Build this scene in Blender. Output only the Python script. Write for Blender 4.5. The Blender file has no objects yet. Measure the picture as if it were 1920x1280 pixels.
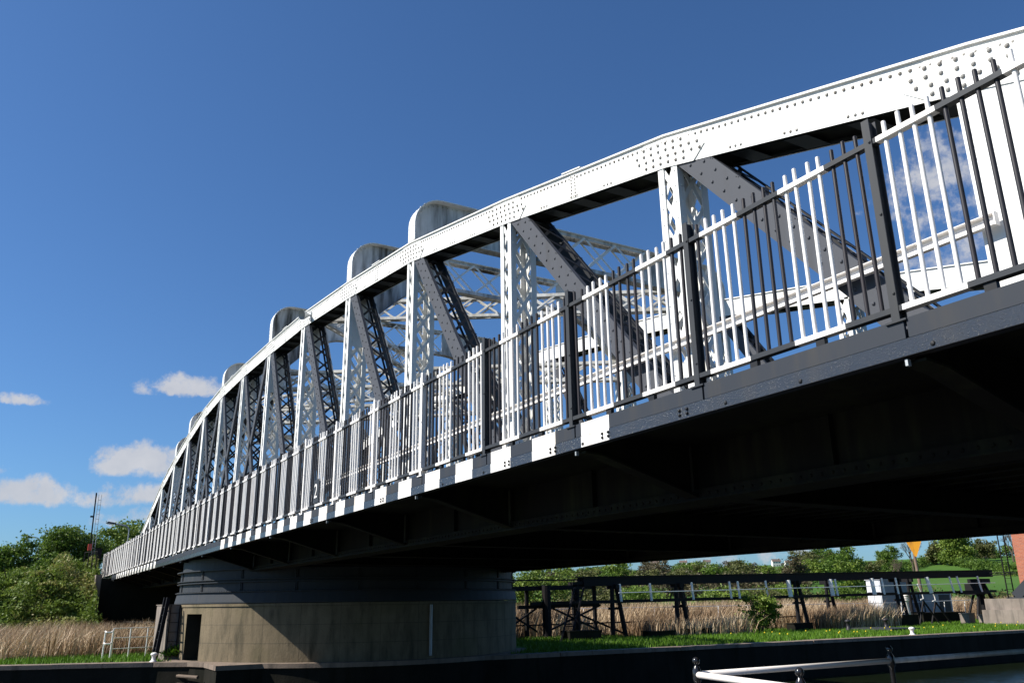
import bpy, math, random
import numpy as np
from mathutils import Vector, Matrix
random.seed(7); rng=np.random.default_rng(11)
C=bpy.context.scene.collection
D=5.0; E=1.65                       # unit used for the bridge's measurements (m); eye height
PI=math.pi
def P(x,y,z): return Vector((x*D,y*D,z*D+E))

# ---------------------------------------------------------------- tagging / linking
def tag(o,label=None,cat=None,group=None,kind=None):
    if label: o['label']=label
    if cat: o['category']=cat
    if group: o['group']=group
    if kind: o['kind']=kind
    return o
def empty(name,loc=(0,0,0),label=None,cat=None,group=None):
    o=bpy.data.objects.new(name,None); C.objects.link(o); o.location=loc; o.empty_display_size=.1
    return tag(o,label,cat,group)
def copy_tree(o,parent=None):
    c=o.copy(); C.objects.link(c)
    if parent: c.parent=parent
    for ch in list(o.children): copy_tree(ch,c)
    return c

class MB:
    """collects shapes, then links them as ONE mesh object"""
    def __init__(s): s.v=[];s.f=[];s.m=[]
    def add(s,vs,fs,mi=0):
        n=len(s.v); s.v.extend([tuple(a) for a in vs]); s.f.extend([tuple(i+n for i in f) for f in fs]); s.m.extend([mi]*len(fs))
    def box(s,a,b,mi=0,mis=None):
        x0,y0,z0=a;x1,y1,z1=b
        vs=[(x0,y0,z0),(x1,y0,z0),(x1,y1,z0),(x0,y1,z0),(x0,y0,z1),(x1,y0,z1),(x1,y1,z1),(x0,y1,z1)]
        fs=[(0,3,2,1),(4,5,6,7),(0,1,5,4),(2,3,7,6),(1,2,6,5),(3,0,4,7)] # bottom top front(-y) back left.. 
        n=len(s.v); s.v.extend(vs); s.f.extend([tuple(i+n for i in f) for f in fs]); s.m.extend(mis if mis else [mi]*6)
    def bar(s,a,b,u,v,mi=0):
        """box from a to b, half-extents given by the vectors u and v"""
        a=Vector(a);b=Vector(b);u=Vector(u);v=Vector(v)
        vs=[a-u-v,a+u-v,a+u+v,a-u+v,b-u-v,b+u-v,b+u+v,b-u+v]
        s.add(vs,[(0,3,2,1),(4,5,6,7),(0,1,5,4),(1,2,6,5),(2,3,7,6),(3,0,4,7)],mi)
    def rod(s,a,b,r0,r1=None,n=8,mi=0,caps=True):
        a=Vector(a);b=Vector(b);r1=r0 if r1 is None else r1
        d=(b-a).normalized(); t=Vector((0,0,1)) if abs(d.z)<.9 else Vector((1,0,0))
        u=d.cross(t).normalized(); w=d.cross(u)
        vs=[a+(u*math.cos(2*PI*i/n)+w*math.sin(2*PI*i/n))*r0 for i in range(n)]+[b+(u*math.cos(2*PI*i/n)+w*math.sin(2*PI*i/n))*r1 for i in range(n)]
        fs=[(i,(i+1)%n,n+(i+1)%n,n+i) for i in range(n)]
        if caps: fs+= [tuple(range(n-1,-1,-1)),tuple(range(n,2*n))]
        s.add(vs,fs,mi)
    def path(s,pts,r,n=8,mi=0):
        for a,b in zip(pts,pts[1:]): s.rod(a,b,r,r,n,mi)
    def lathe(s,c,prof,n=32,mi=0,a0=0,a1=2*PI):
        full=abs(a1-a0-2*PI)<1e-6; k=n if full else n+1
        vs=[]
        for r,z in prof:
            for i in range(k):
                a=a0+(a1-a0)*i/n; vs.append((c[0]+r*math.cos(a),c[1]+r*math.sin(a),c[2]+z))
        fs=[]
        for j in range(len(prof)-1):
            for i in range(n):
                i2=(i+1)%k
                fs.append((j*k+i,j*k+i2,(j+1)*k+i2,(j+1)*k+i))
        s.add(vs,fs,mi)
    def ball(s,c,r,n=10,m=6,mi=0,squash=1):
        s.lathe(c,[(max(r*math.sin(PI*j/m),1e-4),-r*squash*math.cos(PI*j/m)) for j in range(m+1)],n,mi)
    def prism(s,poly,axis,a,b,mi=0,mside=None):
        """poly: 2D points; axis 'x': points are (y,z) extruded in x from a to b; 'y': (x,z)"""
        n=len(poly)
        def mk(p,t): return (t,p[0],p[1]) if axis=='x' else ((p[0],t,p[1]) if axis=='y' else (p[0],p[1],t))
        vs=[mk(p,a) for p in poly]+[mk(p,b) for p in poly]
        s.add(vs,[tuple(range(n-1,-1,-1)),tuple(range(n,2*n))],mi)
        nb=len(s.v)-2*n
        for i in range(n):
            j=(i+1)%n; s.f.append((nb+i,nb+j,nb+n+j,nb+n+i)); s.m.append(mi if mside is None else mside)
    def rivet(s,p,nrm,r=.02,h=.014,mi=0):
        p=Vector(p);nrm=Vector(nrm).normalized();t=Vector((0,0,1)) if abs(nrm.z)<.9 else Vector((1,0,0))
        u=nrm.cross(t).normalized();w=nrm.cross(u);n=7
        vs=[p+(u*math.cos(2*PI*i/n)+w*math.sin(2*PI*i/n))*r for i in range(n)]
        vs+=[p+nrm*h*.75+(u*math.cos(2*PI*i/n)+w*math.sin(2*PI*i/n))*r*.66 for i in range(n)]+[p+nrm*h]
        fs=[(i,(i+1)%n,n+(i+1)%n,n+i) for i in range(n)]+[(n+i,n+(i+1)%n,2*n) for i in range(n)]
        s.add(vs,fs,mi)
    def build(s,name,mats,parent=None,origin=None,smooth=False):
        me=bpy.data.meshes.new(name)
        v=s.v
        if origin is not None: v=[(a[0]-origin[0],a[1]-origin[1],a[2]-origin[2]) for a in v]
        me.from_pydata(v,[],s.f)
        if not isinstance(mats,(list,tuple)): mats=[mats]
        for m in mats: me.materials.append(m)
        if any(s.m): me.polygons.foreach_set('material_index',s.m)
        if smooth: me.polygons.foreach_set('use_smooth',[True]*len(me.polygons))
        me.update()
        import bmesh
        bm=bmesh.new(); bm.from_mesh(me); bmesh.ops.recalc_face_normals(bm,faces=bm.faces); bm.to_mesh(me); bm.free()
        o=bpy.data.objects.new(name,me); C.objects.link(o)
        if origin is not None: o.location=origin
        if parent: o.parent=parent
        return o
def np_mesh(name,V,F,mat,parent=None,cols=None,smooth=False):
    """big triangle/quad soups, built fast"""
    me=bpy.data.meshes.new(name); k=F.shape[1]
    me.vertices.add(len(V)); me.vertices.foreach_set('co',V.astype(np.float32).ravel())
    me.loops.add(F.size); me.loops.foreach_set('vertex_index',F.astype(np.int32).ravel())
    me.polygons.add(len(F)); me.polygons.foreach_set('loop_start',np.arange(0,F.size,k,dtype=np.int32))
    me.polygons.foreach_set('loop_total',np.full(len(F),k,dtype=np.int32))
    if smooth: me.polygons.foreach_set('use_smooth',np.ones(len(F),dtype=bool))
    me.materials.append(mat)
    if cols is not None:
        a=me.attributes.new('tint','FLOAT','FACE'); a.data.foreach_set('value',cols.astype(np.float32))
    me.update(); me.validate()
    o=bpy.data.objects.new(name,me); C.objects.link(o)
    if parent: o.parent=parent
    return o

# ---------------------------------------------------------------- materials
class N:
    def __init__(s,name):
        s.m=bpy.data.materials.new(name); s.m.use_nodes=True; s.t=s.m.node_tree; s.t.nodes.clear()
        s.out=s.n('ShaderNodeOutputMaterial'); s.b=s.n('ShaderNodeBsdfPrincipled'); s.l(s.b.outputs[0],s.out.inputs[0])
        s.geo=None
    def n(s,t,**k):
        x=s.t.nodes.new(t)
        for a,b in k.items(): setattr(x,a,b)
        return x
    def l(s,a,b): s.t.links.new(a,b)
    def pos(s,scale=(1,1,1)):
        g=s.n('ShaderNodeNewGeometry'); mp=s.n('ShaderNodeMapping'); mp.inputs['Scale'].default_value=scale
        s.l(g.outputs['Position'],mp.inputs['Vector']); return mp.outputs[0]
    def noise(s,scale,detail=4,vec=None,rough=.55):
        x=s.n('ShaderNodeTexNoise'); x.inputs['Scale'].default_value=scale; x.inputs['Detail'].default_value=detail; x.inputs['Roughness'].default_value=rough
        s.l(vec if vec is not None else s.pos(),x.inputs['Vector']); return x.outputs[0]
    def ramp(s,fac,stops):
        r=s.n('ShaderNodeValToRGB'); s.l(fac,r.inputs[0]); e=r.color_ramp.elements
        while len(e)>1: e.remove(e[-1])
        e[0].position=stops[0][0]; e[0].color=col(stops[0][1])
        for p,c in stops[1:]:
            q=e.new(p); q.color=col(c)
        return r.outputs[0]
    def mix(s,f,a,b,mode='MIX'):
        x=s.n('ShaderNodeMix',data_type='RGBA',blend_type=mode)
        for i,v in ((0,f),(6,a),(7,b)):
            if isinstance(v,(int,float)): x.inputs[i].default_value=v
            elif isinstance(v,(tuple,list)): x.inputs[i].default_value=col(v)
            else: s.l(v,x.inputs[i])
        return x.outputs[2]
    def math(s,op,a,b=None,c=None):
        x=s.n('ShaderNodeMath',operation=op)
        for i,v in enumerate((a,b,c)):
            if v is None: continue
            if isinstance(v,(int,float)): x.inputs[i].default_value=v
            else: s.l(v,x.inputs[i])
        return x.outputs[0]
    def bump(s,h,strength=.3,dist=.02):
        b=s.n('ShaderNodeBump'); b.inputs['Strength'].default_value=strength; b.inputs['Distance'].default_value=dist
        s.l(h,b.inputs['Height']); s.l(b.outputs[0],s.b.inputs['Normal'])
    def set(s,color=None,rough=.6,spec=.5,metal=0):
        if color is not None:
            if isinstance(color,(tuple,list)): s.b.inputs['Base Color'].default_value=col(color)
            else: s.l(color,s.b.inputs['Base Color'])
        if isinstance(rough,(int,float)): s.b.inputs['Roughness'].default_value=rough
        else: s.l(rough,s.b.inputs['Roughness'])
        s.b.inputs['Specular IOR Level'].default_value=spec; s.b.inputs['Metallic'].default_value=metal
        return s.m
def col(c): return (c[0],c[1],c[2],1.0) if len(c)==3 else c
def paint(name,base,dirt,amount=(.55,.75),streak=True,rough=.45,bumpy=0,spec=.3):
    n=N(name); a=n.noise(.9,6,n.pos((1,1,.35 if streak else 1))); f=n.noise(7,4,n.pos((1,1,.12 if streak else 1)))
    mixn=n.math('MULTIPLY_ADD',f,.45,n.math('MULTIPLY',a,.6))
    r=n.ramp(mixn,[(amount[0],(0,0,0)),(amount[1],(1,1,1))])
    c=n.mix(r,base,dirt)
    if bumpy: n.bump(n.noise(26,3),bumpy,.01)
    return n.set(c,rough,spec)
M={}
M['white']=paint('white_paint',(.76,.755,.73),(.42,.37,.29),(.60,.80),rough=.5)
M['white_clean']=paint('white_rail_paint',(.80,.77,.74),(.62,.5,.42),(.60,.9),rough=.45)
M['white_stained']=paint('stained_white_paint',(.60,.59,.57),(.075,.07,.058),(.47,.66),rough=.65)
M['black']=paint('black_paint',(.013,.014,.017),(.028,.027,.027),(.5,.8),rough=.55,spec=.2)
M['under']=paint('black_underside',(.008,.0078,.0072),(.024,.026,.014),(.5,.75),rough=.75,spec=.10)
M['slate']=paint('slate_black_paint',(.034,.038,.045),(.06,.058,.054),(.5,.85),rough=.55,spec=.15)
M['grey']=paint('grey_paint',(.072,.076,.088),(.05,.047,.045),(.55,.85),rough=.62,spec=.12)
M['bar_black']=paint('black_bar_paint',(.026,.025,.030),(.05,.035,.03),(.5,.9),rough=.45,spec=.25)
M['rivet']=paint('rivet_rust_and_shade',(.34,.33,.31),(.16,.12,.09),(.45,.7),streak=False,rough=.6)  # rust, plus the shaded sides of rivet heads put into the colour
M['rust_white']=paint('rusty_white_paint',(.78,.72,.68),(.42,.17,.07),(.62,.74),streak=False,rough=.4)
def fascia_mat(name,bumpy):
    n=N(name); g=n.n('ShaderNodeNewGeometry'); sx=n.n('ShaderNodeSeparateXYZ'); n.l(g.outputs['Position'],sx.inputs[0])
    x=n.math('DIVIDE',sx.outputs[0],D)
    # white blocks .0975 wide each .195 between x=-1.328 and -4.98 and again from -7.5 to -10.35
    ph=n.math('FRACT',n.math('DIVIDE',n.math('SUBTRACT',-1.328,x),.1985))
    w=n.math('LESS_THAN',ph,.495)
    a=n.math('MULTIPLY',n.math('LESS_THAN',x,-1.328),n.math('GREATER_THAN',x,-5.0))
    b=n.math('MULTIPLY',n.math('LESS_THAN',x,-7.48),n.math('GREATER_THAN',x,-10.35))
    f=n.math('MULTIPLY',w,n.math('MAXIMUM',a,b))
    dn=n.noise(5,5,n.pos((1,1,.15))); d=n.ramp(dn,[(.5,(0,0,0)),(.8,(1,1,1))])
    wh=n.mix(d,(.80,.77,.73),(.5,.42,.34)); bl=n.mix(d,(.031,.036,.046),(.050,.048,.046))
    n.l(n.mix(f,bl,wh),n.b.inputs['Base Color'])
    if bumpy:
        v=n.noise(60,3,n.pos((1,1,1.4)),.65); n.bump(n.ramp(v,[(.55,(0,0,0)),(.70,(1,1,1))]),.55,.006)
    return n.set(None,.22 if bumpy else .6,.45 if bumpy else .15)
M['fascia']=fascia_mat('striped_fascia_paint',False)
M['fascia_rough']=fascia_mat('striped_blistered_paint',True)
def concrete(name,a,b,c,lift=0,spec=.25,joints=False):
    n=N(name); f1=n.noise(.8,8,None,.65); f2=n.noise(3,5,n.pos((1,1,.15)))
    x=n.mix(n.ramp(f1,[(.35,(0,0,0)),(.7,(1,1,1))]),a,b); x=n.mix(n.ramp(f2,[(.5,(0,0,0)),(.78,(1,1,1))]),x,c)
    if lift:
        g=n.n('ShaderNodeNewGeometry'); s=n.n('ShaderNodeSeparateXYZ'); n.l(g.outputs['Position'],s.inputs[0])
        fr=n.math('FRACT',n.math('DIVIDE',s.outputs[2],lift)); ln=n.math('LESS_THAN',fr,.03)
        x=n.mix(n.math('MULTIPLY',ln,.6),x,(.05,.045,.035))
        if joints:   # board marks, drips from the coping and pale lime spots
            an=n.math('ARCTAN2',n.math('SUBTRACT',s.outputs[1],2.28*D),n.math('SUBTRACT',s.outputs[0],-6.38*D))
            vj=n.math('LESS_THAN',n.math('FRACT',n.math('MULTIPLY',an,5.1)),.008); x=n.mix(n.math('MULTIPLY',vj,.7),x,(.03,.027,.02))
            cbn=n.n('ShaderNodeCombineXYZ'); n.l(n.math('MULTIPLY',an,9),cbn.inputs[0]); n.l(n.math('MULTIPLY',s.outputs[2],.35),cbn.inputs[1])
            dr=n.ramp(n.noise(1.6,6,cbn.outputs[0],.7),[(.50,(0,0,0)),(.72,(1,1,1))]); x=n.mix(n.math('MULTIPLY',dr,.75),x,(.030,.028,.018))
            cb2=n.n('ShaderNodeCombineXYZ'); n.l(n.math('MULTIPLY',an,30),cb2.inputs[0]); n.l(n.math('MULTIPLY',s.outputs[2],9),cb2.inputs[1])
            x=n.mix(n.ramp(n.noise(1,2,cb2.outputs[0]),[(.76,(0,0,0)),(.79,(1,1,1))]),x,(.30,.28,.22))
            lf=n.ramp(n.noise(.5,5),[(.5,(0,0,0)),(.7,(1,1,1))]); x=n.mix(n.math('MULTIPLY',lf,.5),x,(.085,.082,.03))
    n.bump(n.noise(18,5),.35,.02)
    return n.set(x,.85,spec)
M['pier']=concrete('pier_concrete',(.205,.160,.102),(.14,.112,.070),(.055,.048,.030),.55,joints=True)
M['stone']=concrete('weathered_stone',(.25,.21,.18),(.16,.13,.11),(.06,.055,.05))
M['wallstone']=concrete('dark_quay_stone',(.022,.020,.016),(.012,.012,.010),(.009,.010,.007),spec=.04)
M['coping']=concrete('coping_stone',(.24,.18,.14),(.15,.12,.095),(.07,.06,.05))
M['timber']=concrete('old_timber',(.16,.12,.09),(.09,.07,.055),(.04,.035,.03))
M['steel']=paint('dark_rusty_steel',(.015,.014,.015),(.05,.024,.016),(.6,.85),rough=.6,spec=.08)
n=N('brickwork'); br=n.n('ShaderNodeTexBrick'); mp=n.n('ShaderNodeMapping'); g=n.n('ShaderNodeTexCoord'); 
n.l(g.outputs['Object'],mp.inputs[0]); mp.inputs['Rotation'].default_value=(PI/2,0,0)
sp=n.n('ShaderNodeSeparateXYZ'); cb=n.n('ShaderNodeCombineXYZ'); n.l(g.outputs['Object'],sp.inputs[0])
n.l(n.math('ADD',sp.outputs[0],sp.outputs[1]),cb.inputs[0]); n.l(sp.outputs[2],cb.inputs[1]); n.l(cb.outputs[0],br.inputs['Vector'])
br.inputs['Scale'].default_value=1; br.inputs['Brick Width'].default_value=.23; br.inputs['Row Height'].default_value=.08; br.inputs['Mortar Size'].default_value=.006
br.inputs['Color1'].default_value=(.42,.12,.06,1); br.inputs['Color2'].default_value=(.30,.085,.05,1); br.inputs['Mortar'].default_value=(.32,.26,.2,1)
M['brick']=n.set(n.mix(n.math('MULTIPLY',n.noise(1.5,5),.5),br.outputs[0],(.24,.11,.08)),.85,.2)
def leaf(name,a,b,c,trans=.25,rough=.55):
    n=N(name); at=n.n('ShaderNodeAttribute',attribute_name='tint')
    r=n.ramp(at.outputs['Fac'],[(0,a),(.5,b),(1,c)])
    n.set(r,rough,.25)
    tr=n.n('ShaderNodeBsdfTranslucent'); n.l(r,tr.inputs[0]); mx=n.n('ShaderNodeMixShader'); mx.inputs[0].default_value=trans
    n.l(n.b.outputs[0],mx.inputs[1]); n.l(tr.outputs[0],mx.inputs[2]); n.l(mx.outputs[0],n.out.inputs[0]); return n.m
M['leaf_bright']=leaf('spring_leaves',(.06,.10,.014),(.12,.18,.025),(.20,.27,.045))
M['leaf_dark']=leaf('deep_green_leaves',(.045,.085,.012),(.09,.155,.022),(.16,.235,.04),.35)
M['leaf_olive']=leaf('olive_leaves',(.055,.065,.02),(.10,.11,.035),(.15,.155,.05))
M['leaf_brown']=leaf('budding_brown_twigs',(.07,.06,.035),(.11,.09,.05),(.14,.12,.06))
M['grass']=leaf('grass_blades',(.045,.10,.008),(.085,.18,.012),(.14,.26,.02),.2)
M['reed']=leaf('dry_reed_stems',(.14,.085,.045),(.33,.22,.125),(.60,.48,.32),.15)
M['scrub']=leaf('bank_scrub',(.09,.14,.018),(.155,.22,.034),(.29,.26,.09),.3)
n=N('bark'); M['bark']=n.set(n.mix(n.noise(6,4,n.pos((1,1,.2))),(.05,.038,.028),(.13,.105,.08)),.9,.1)
n=N('turf'); M['turf']=n.set(n.mix(n.noise(1.2,6),(.05,.11,.012),(.09,.17,.018)),.9,.1)
n=N('earth'); f=n.ramp(n.noise(.35,7),[(.4,(0,0,0)),(.65,(1,1,1))]); M['earth']=n.set(n.mix(f,(.10,.085,.045),(.05,.075,.02)),.95,.1)
# pasture: mown green fields far off, soil and reed litter close to
n=N('pasture'); f=n.noise(.012,4); f2=n.noise(.4,6)
cc=n.mix(n.ramp(f,[(.42,(0,0,0)),(.6,(1,1,1))]),(.050,.112,.018),(.070,.135,.026)); cc=n.mix(n.math('MULTIPLY',f2,.35),cc,(.045,.10,.015))
M['pasture']=n.set(cc,.9,.1)
n=N('canal_water'); n.bump(n.noise(1.1,5,n.pos((1,2.2,1)),.6),.28,.12)
w=n.set(n.mix(n.noise(.3,3),(.006,.010,.004),(.014,.020,.007)),.08,.5); M['water']=w
n=N('tarmac'); M['tarmac']=n.set(n.mix(n.noise(30,3),(.04,.04,.04),(.065,.063,.06)),.9,.2)
M['sign']=paint('orange_sign_paint',(.85,.36,.03),(.35,.13,.03),(.5,.8),rough=.5)
M['rustpole']=paint('rusty_pole_paint',(.23,.16,.12),(.12,.07,.05),(.4,.7),rough=.6)
M['cabin']=paint('cabin_white_panel',(.62,.63,.66),(.42,.44,.47),(.5,.8),rough=.4)
M['cabin_grey']=paint('cabin_grey_and_shade',(.27,.29,.33),(.18,.20,.23),(.5,.8),rough=.5)  # grey cabin's colour; also the shade painted on the pale cabin's sides
n=N('galvanised'); M['galv']=n.set(n.mix(n.noise(8),(.28,.30,.31),(.42,.44,.45)),.5,.5,.3)
n=N('lamp_glass'); M['glass']=n.set((.75,.78,.8),.15,.5)
n=N('black_gloss'); M['gloss']=n.set(n.mix(n.noise(14),(.010,.010,.012),(.02,.018,.018)),.14,.6)
n=N('cottage_wall'); M['cottage']=n.set(n.mix(n.noise(.8),(.78,.77,.73),(.68,.66,.62)),.8,.2)
n=N('roof_slate'); M['roof']=n.set(n.mix(n.noise(1.5),(.10,.085,.08),(.16,.11,.09)),.8,.2)
n=N('window_dark'); M['window']=n.set((.02,.025,.03),.1,.6)
n=N('red_signal'); M['red']=n.set((.45,.05,.03),.4,.5)
n=N('yellow_petals'); M['yellow']=n.set((.75,.55,.03),.6,.3)
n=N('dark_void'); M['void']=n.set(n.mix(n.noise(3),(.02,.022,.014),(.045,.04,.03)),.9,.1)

# ================================================================ THE BRIDGE
NX=[-.66,-1.45,-2.29,-3.12,-3.94,-4.75,-5.55,-6.32,-7.08,-7.82,-8.56,-9.28,-10.0,-10.7,-11.4]
NT=[.917,1.156,1.347,1.512,1.612,1.69,1.727,1.752,1.757,1.722,1.62,1.495,1.335,1.10,.86]
nodes={i:(NX[i],NT[i]) for i in range(15)}
nodes[-1]=(.17,.64); nodes[-2]=(1.0,.40); nodes[15]=(-12.15,.62); nodes[16]=(-12.9,.40)
CH=.088                                  # depth of the top chord
bridge=empty('swing_bridge',P(-6.38,2.28,.02),'long white and black riveted steel bowstring swing bridge carried on the drum over the canal','bridge')
BO=bridge.location.copy()
def bpart(mb,name,mats,parent=bridge,smooth=False):
    """part whose mesh is written in world coordinates under a parent that sits at BO (or under one of its children)"""
    o=mb.build(name,mats,None,smooth=smooth); o.parent=parent
    o.matrix_parent_inverse=Matrix.Translation(-BO) ; return o
def lacing(mb,a,b,side,hw,pitch,bw,th,nrm,mi=0):
    """X lacing along a->b, half width hw along the unit vector side, bars bw wide and th thick, normal nrm"""
    a=Vector(a);b=Vector(b);L=(b-a).length
    if L<.05: return
    d=(b-a)/L; n=max(1,round(L/pitch)); st=L/n; side=Vector(side); nrm=Vector(nrm)
    for i in range(n):
        p=a+d*st*i; q=a+d*st*(i+1)
        for s,o in ((1,0),(-1,1)):
            u0=p+side*hw*s+nrm*th*o; u1=q-side*hw*s+nrm*th*o
            dd=(u1-u0).normalized(); w=dd.cross(nrm).normalized()*(bw/2)
            mb.bar(u0,u1,w,nrm*(th*.45),mi)
M['lattice']=paint('grimy_white_paint',(.66,.65,.62),(.27,.235,.17),(.48,.74),rough=.6)
def side_truss(name,y0,y1,detail):
    """y0: outer/near face, y1: inner/back face (units of D)"""
    T=bpy.data.objects.new(name,None); C.objects.link(T); T.parent=bridge; T.matrix_parent_inverse=Matrix.Translation(-BO); T.empty_display_size=.1
    def tp(mb,nm,mats,smooth=False): return mb.build(nm,mats,T,smooth=smooth)
    Y0=y0*D;Y1=y1*D
    # --- top chord: white box with dark soffit, cover plates, gussets, splices and rivets
    mb=MB(); ids=list(range(-2,17))
    for i in ids[:-1]:
        (xa,ta),(xb,tb)=nodes[i],nodes[i+1]
        a0=P(xa,y0,ta);b0=P(xb,y0,tb); a1=P(xa,y0,ta-CH);b1=P(xb,y0,tb-CH)
        dY=Vector((0,Y1-Y0,0))
        vs=[a0,b0,b1,a1,a0+dY,b0+dY,b1+dY,a1+dY]
        mb.add(vs,[(0,1,2,3)],0);mb.add(vs,[(4,7,6,5)],0);mb.add(vs,[(0,4,5,1)],0)
        # soffit set back 20 mm inside the webs, black
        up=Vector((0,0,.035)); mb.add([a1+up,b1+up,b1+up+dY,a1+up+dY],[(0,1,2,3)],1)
        # top cover plate
        e=Vector((0,-.03,0)); mb.bar((a0+b0)/2+Vector((0,(Y1-Y0)/2,.012))-(b0-a0)/2,(a0+b0)/2+Vector((0,(Y1-Y0)/2,.012))+(b0-a0)/2,Vector((0,(Y1-Y0)/2+.035,0)),Vector((0,0,.012)),0)
        # bottom angles (black) along both soffit edges and batten plates across
        d=(b1-a1); L=d.length; dn=d.normalized()
        for yy in (.05,Y1-Y0-.05):
            o=Vector((0,yy,.02)); mb.bar(a1+o,b1+o,Vector((0,.042,0)),Vector((0,0,.012)),1)
        nb=5
        for k in range(nb):
            c=a1+d*((k+.5)/nb)+Vector((0,(Y1-Y0)/2,.005)); mb.bar(c-dn*.16,c+dn*.16,Vector((0,(Y1-Y0)/2-.06,0)),Vector((0,0,.008)),2)
        if detail:
            nr=int(L/.105); 
            for k in range(nr):
                p=a0+(b0-a0)*((k+.5)/nr)+Vector((0,0,-.075)); mb.rivet(p,(0,-1,0),.021,.020,3)
            for k in range(nb):
                for q in (-1,0,1):
                    p=a1+d*((k+.5)/nb)+dn*q*.085+Vector((0,0,.055)); mb.rivet(p,(0,-1,0),.019,.016,3)
            if 0<=i<13 and i%2==1 or i==3:    # web splice with a rivet column and two cover strips
                c=(a0+b0)/2; 
                for zz in np.linspace(-.05,-CH*D+.05,7):
                    for q in (-.05,.05): mb.rivet(c+dn*q+Vector((0,-.008,zz)),(0,-1,0),.017,.014,3)
                mb.bar(c+Vector((0,-.004,-.03)),c+Vector((0,-.004,-CH*D+.03)),dn*.1,Vector((0,.004,0)),0)
                mb.bar(c+Vector((0,.2,.03)),c+Vector((0,.2,.05)),dn*.25,Vector((0,.25,0)),0)
    if detail:
        for i in range(0,14):
            x,t=nodes[i]; xl,tl=nodes[i+1]; xr,tr=nodes[i-1]
            sl=(tl-t)/(xl-x); sr=(tr-t)/(xr-x); g=.115
            def edge(dx,off): s=sr if dx>0 else sl; return P(x+dx,y0,t+s*dx+off)
            top,bot=-.006,-CH-.0015
            ring=[edge(-g*.72,bot),edge(-g*1.15,(top+bot)/2-.012),edge(-g*.72,top),edge(0,top),edge(g*.86,top),edge(g*1.22,(top+bot)/2),edge(g*.86,bot),edge(0,bot)]
            o1=Vector((0,-.001,0));o2=Vector((0,-.014,0)); n=len(ring)
            mb.add([p+o1 for p in ring]+[p+o2 for p in ring],[tuple(range(n,2*n))]+[(k,(k+1)%n,n+(k+1)%n,n+k) for k in range(n)],0)
            for u in np.linspace(-g*.98,g*1.02,9):
                for w in (.17,.39,.61,.83):
                    if abs(u)>g*.75 and w in(.17,.83): continue
                    mb.rivet(edge(u+.004*(w*10%2),bot+(top-bot)*w)+o2,(0,-1,0),.024,.024,3)
    tp(mb,'top_chord',[M['white'],M['under'],M['black'],M['rivet']])
    # --- posts
    for i in range(-1,16):
        x,t=nodes[i]; xw=.036*(1 if i else 1.35); top=t-CH+.004; zb=.40
        if top<zb+.05: continue
        mb=MB(); L=xw*D; X=x*D
        A=P(x,0,zb).z; B=P(x,0,top).z
        th=.018
        if i==0:       # solid plated end post
            w2=.105*D
            mb.box((X-.02*D-.1,Y0,A),(X+w2,Y0+.016,B),0); mb.box((X-.02*D-.1,Y1-.016,A),(X+w2,Y1,B),0)
            for xx in (X-.02*D-.1,X+w2-.016): mb.box((xx,Y0+.017,A),(xx+.016,Y1-.017,B),0)
            for zz in np.arange(A+.1,B-.1,.12):
                for xx in (X-.02*D-.04,X+w2-.06): mb.rivet((xx,Y0,zz),(0,-1,0),.019,.016)
        else:
            lw=.105
            portal=i in PORTALS
            for sx in (-1,1):
                for sy,yy in ((1,Y0),(-1,Y1)):
                    cx=X+sx*L
                    a=(min(cx,cx-sx*lw),min(yy,yy+sy*th),A); b=(max(cx,cx-sx*lw),max(yy,yy+sy*th),B); mb.box(a,b,0)
                    a=(min(cx,cx-sx*th),min(yy+sy*th,yy+sy*lw),A); b=(max(cx,cx-sx*th),max(yy+sy*th,yy+sy*lw),B); mb.box(a,b,0)
            near=detail and i<9
            for yy,ny in ((Y0+.006,1),(Y1-.03,1)):
                if i>8 and yy<Y0+.1: mb.box((X-L+lw,Y0+.002,A),(X+L-lw,Y0+.012,B),0); continue
                lacing(mb,(X,yy+th,A),(X,yy+th,B),(1,0,0),L-lw*.6,.44,.065,.012,(0,1,0))
            for xx in (X+L-.03,X-L+.01):
                lacing(mb,(xx,(Y0+Y1)/2,A),(xx,(Y0+Y1)/2,B),(0,1,0),(Y1-Y0)/2-lw*.6,.58,.06,.012,(1,0,0))
            if near:
                for zz in np.arange(A+.15,B,.22):
                    for sx in (-1,1): mb.rivet((X+sx*(L-.05),Y0,zz),(0,-1,0),.014,.012)
                    mb.rivet((X+L,Y0+.05,zz),(1,0,0),.014,.012)
            mb.box((X-L-.12,Y0+.022,A),(X+L+.12,Y0+.03,A+.38),0)     # foot gusset
            if portal and i>3: mb.box((X+L-.012,Y0+lw+.005,B-1.35),(X+L-.004,Y1-lw-.005,B-.1),0)
        tp(mb,'post',[M['white']])
    # --- diagonals: grey front plates; shade on back plates and lacing painted black
    def diag(i,j,hw):
        xa,ta=nodes[i]; xb=nodes[j][0]
        sgn=1 if xb>xa else -1
        a=P(xa+sgn*.060,0,ta-CH+.012); b=P(xb-sgn*(.135 if (i,j)==(1,0) else .02),0,.40); xb=b.x/D+.03*sgn
        d=(b-a).normalized(); w=Vector((-d.z,0,d.x))*hw
        mb=MB(); yf=Y0+.020; yb=Y1-.010
        oy=Vector((0,yf,0)); mb.bar(a+oy,b+oy,w,Vector((0,.012,0)),0)
        oy=Vector((0,yb,0)); mb.bar(a+oy,b+oy,w*.62,Vector((0,.012,0)),1)
        wn=w.normalized()
        for yy,s in ((yf,1),(yb,-1)):
            for q in (1,-1):
                c=wn*q*(hw-.012); mb.bar(a+c+Vector((0,yy+s*.037,0)),b+c+Vector((0,yy+s*.037,0)),wn*.010,Vector((0,.024,0)),0 if s>0 else 1)
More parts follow.
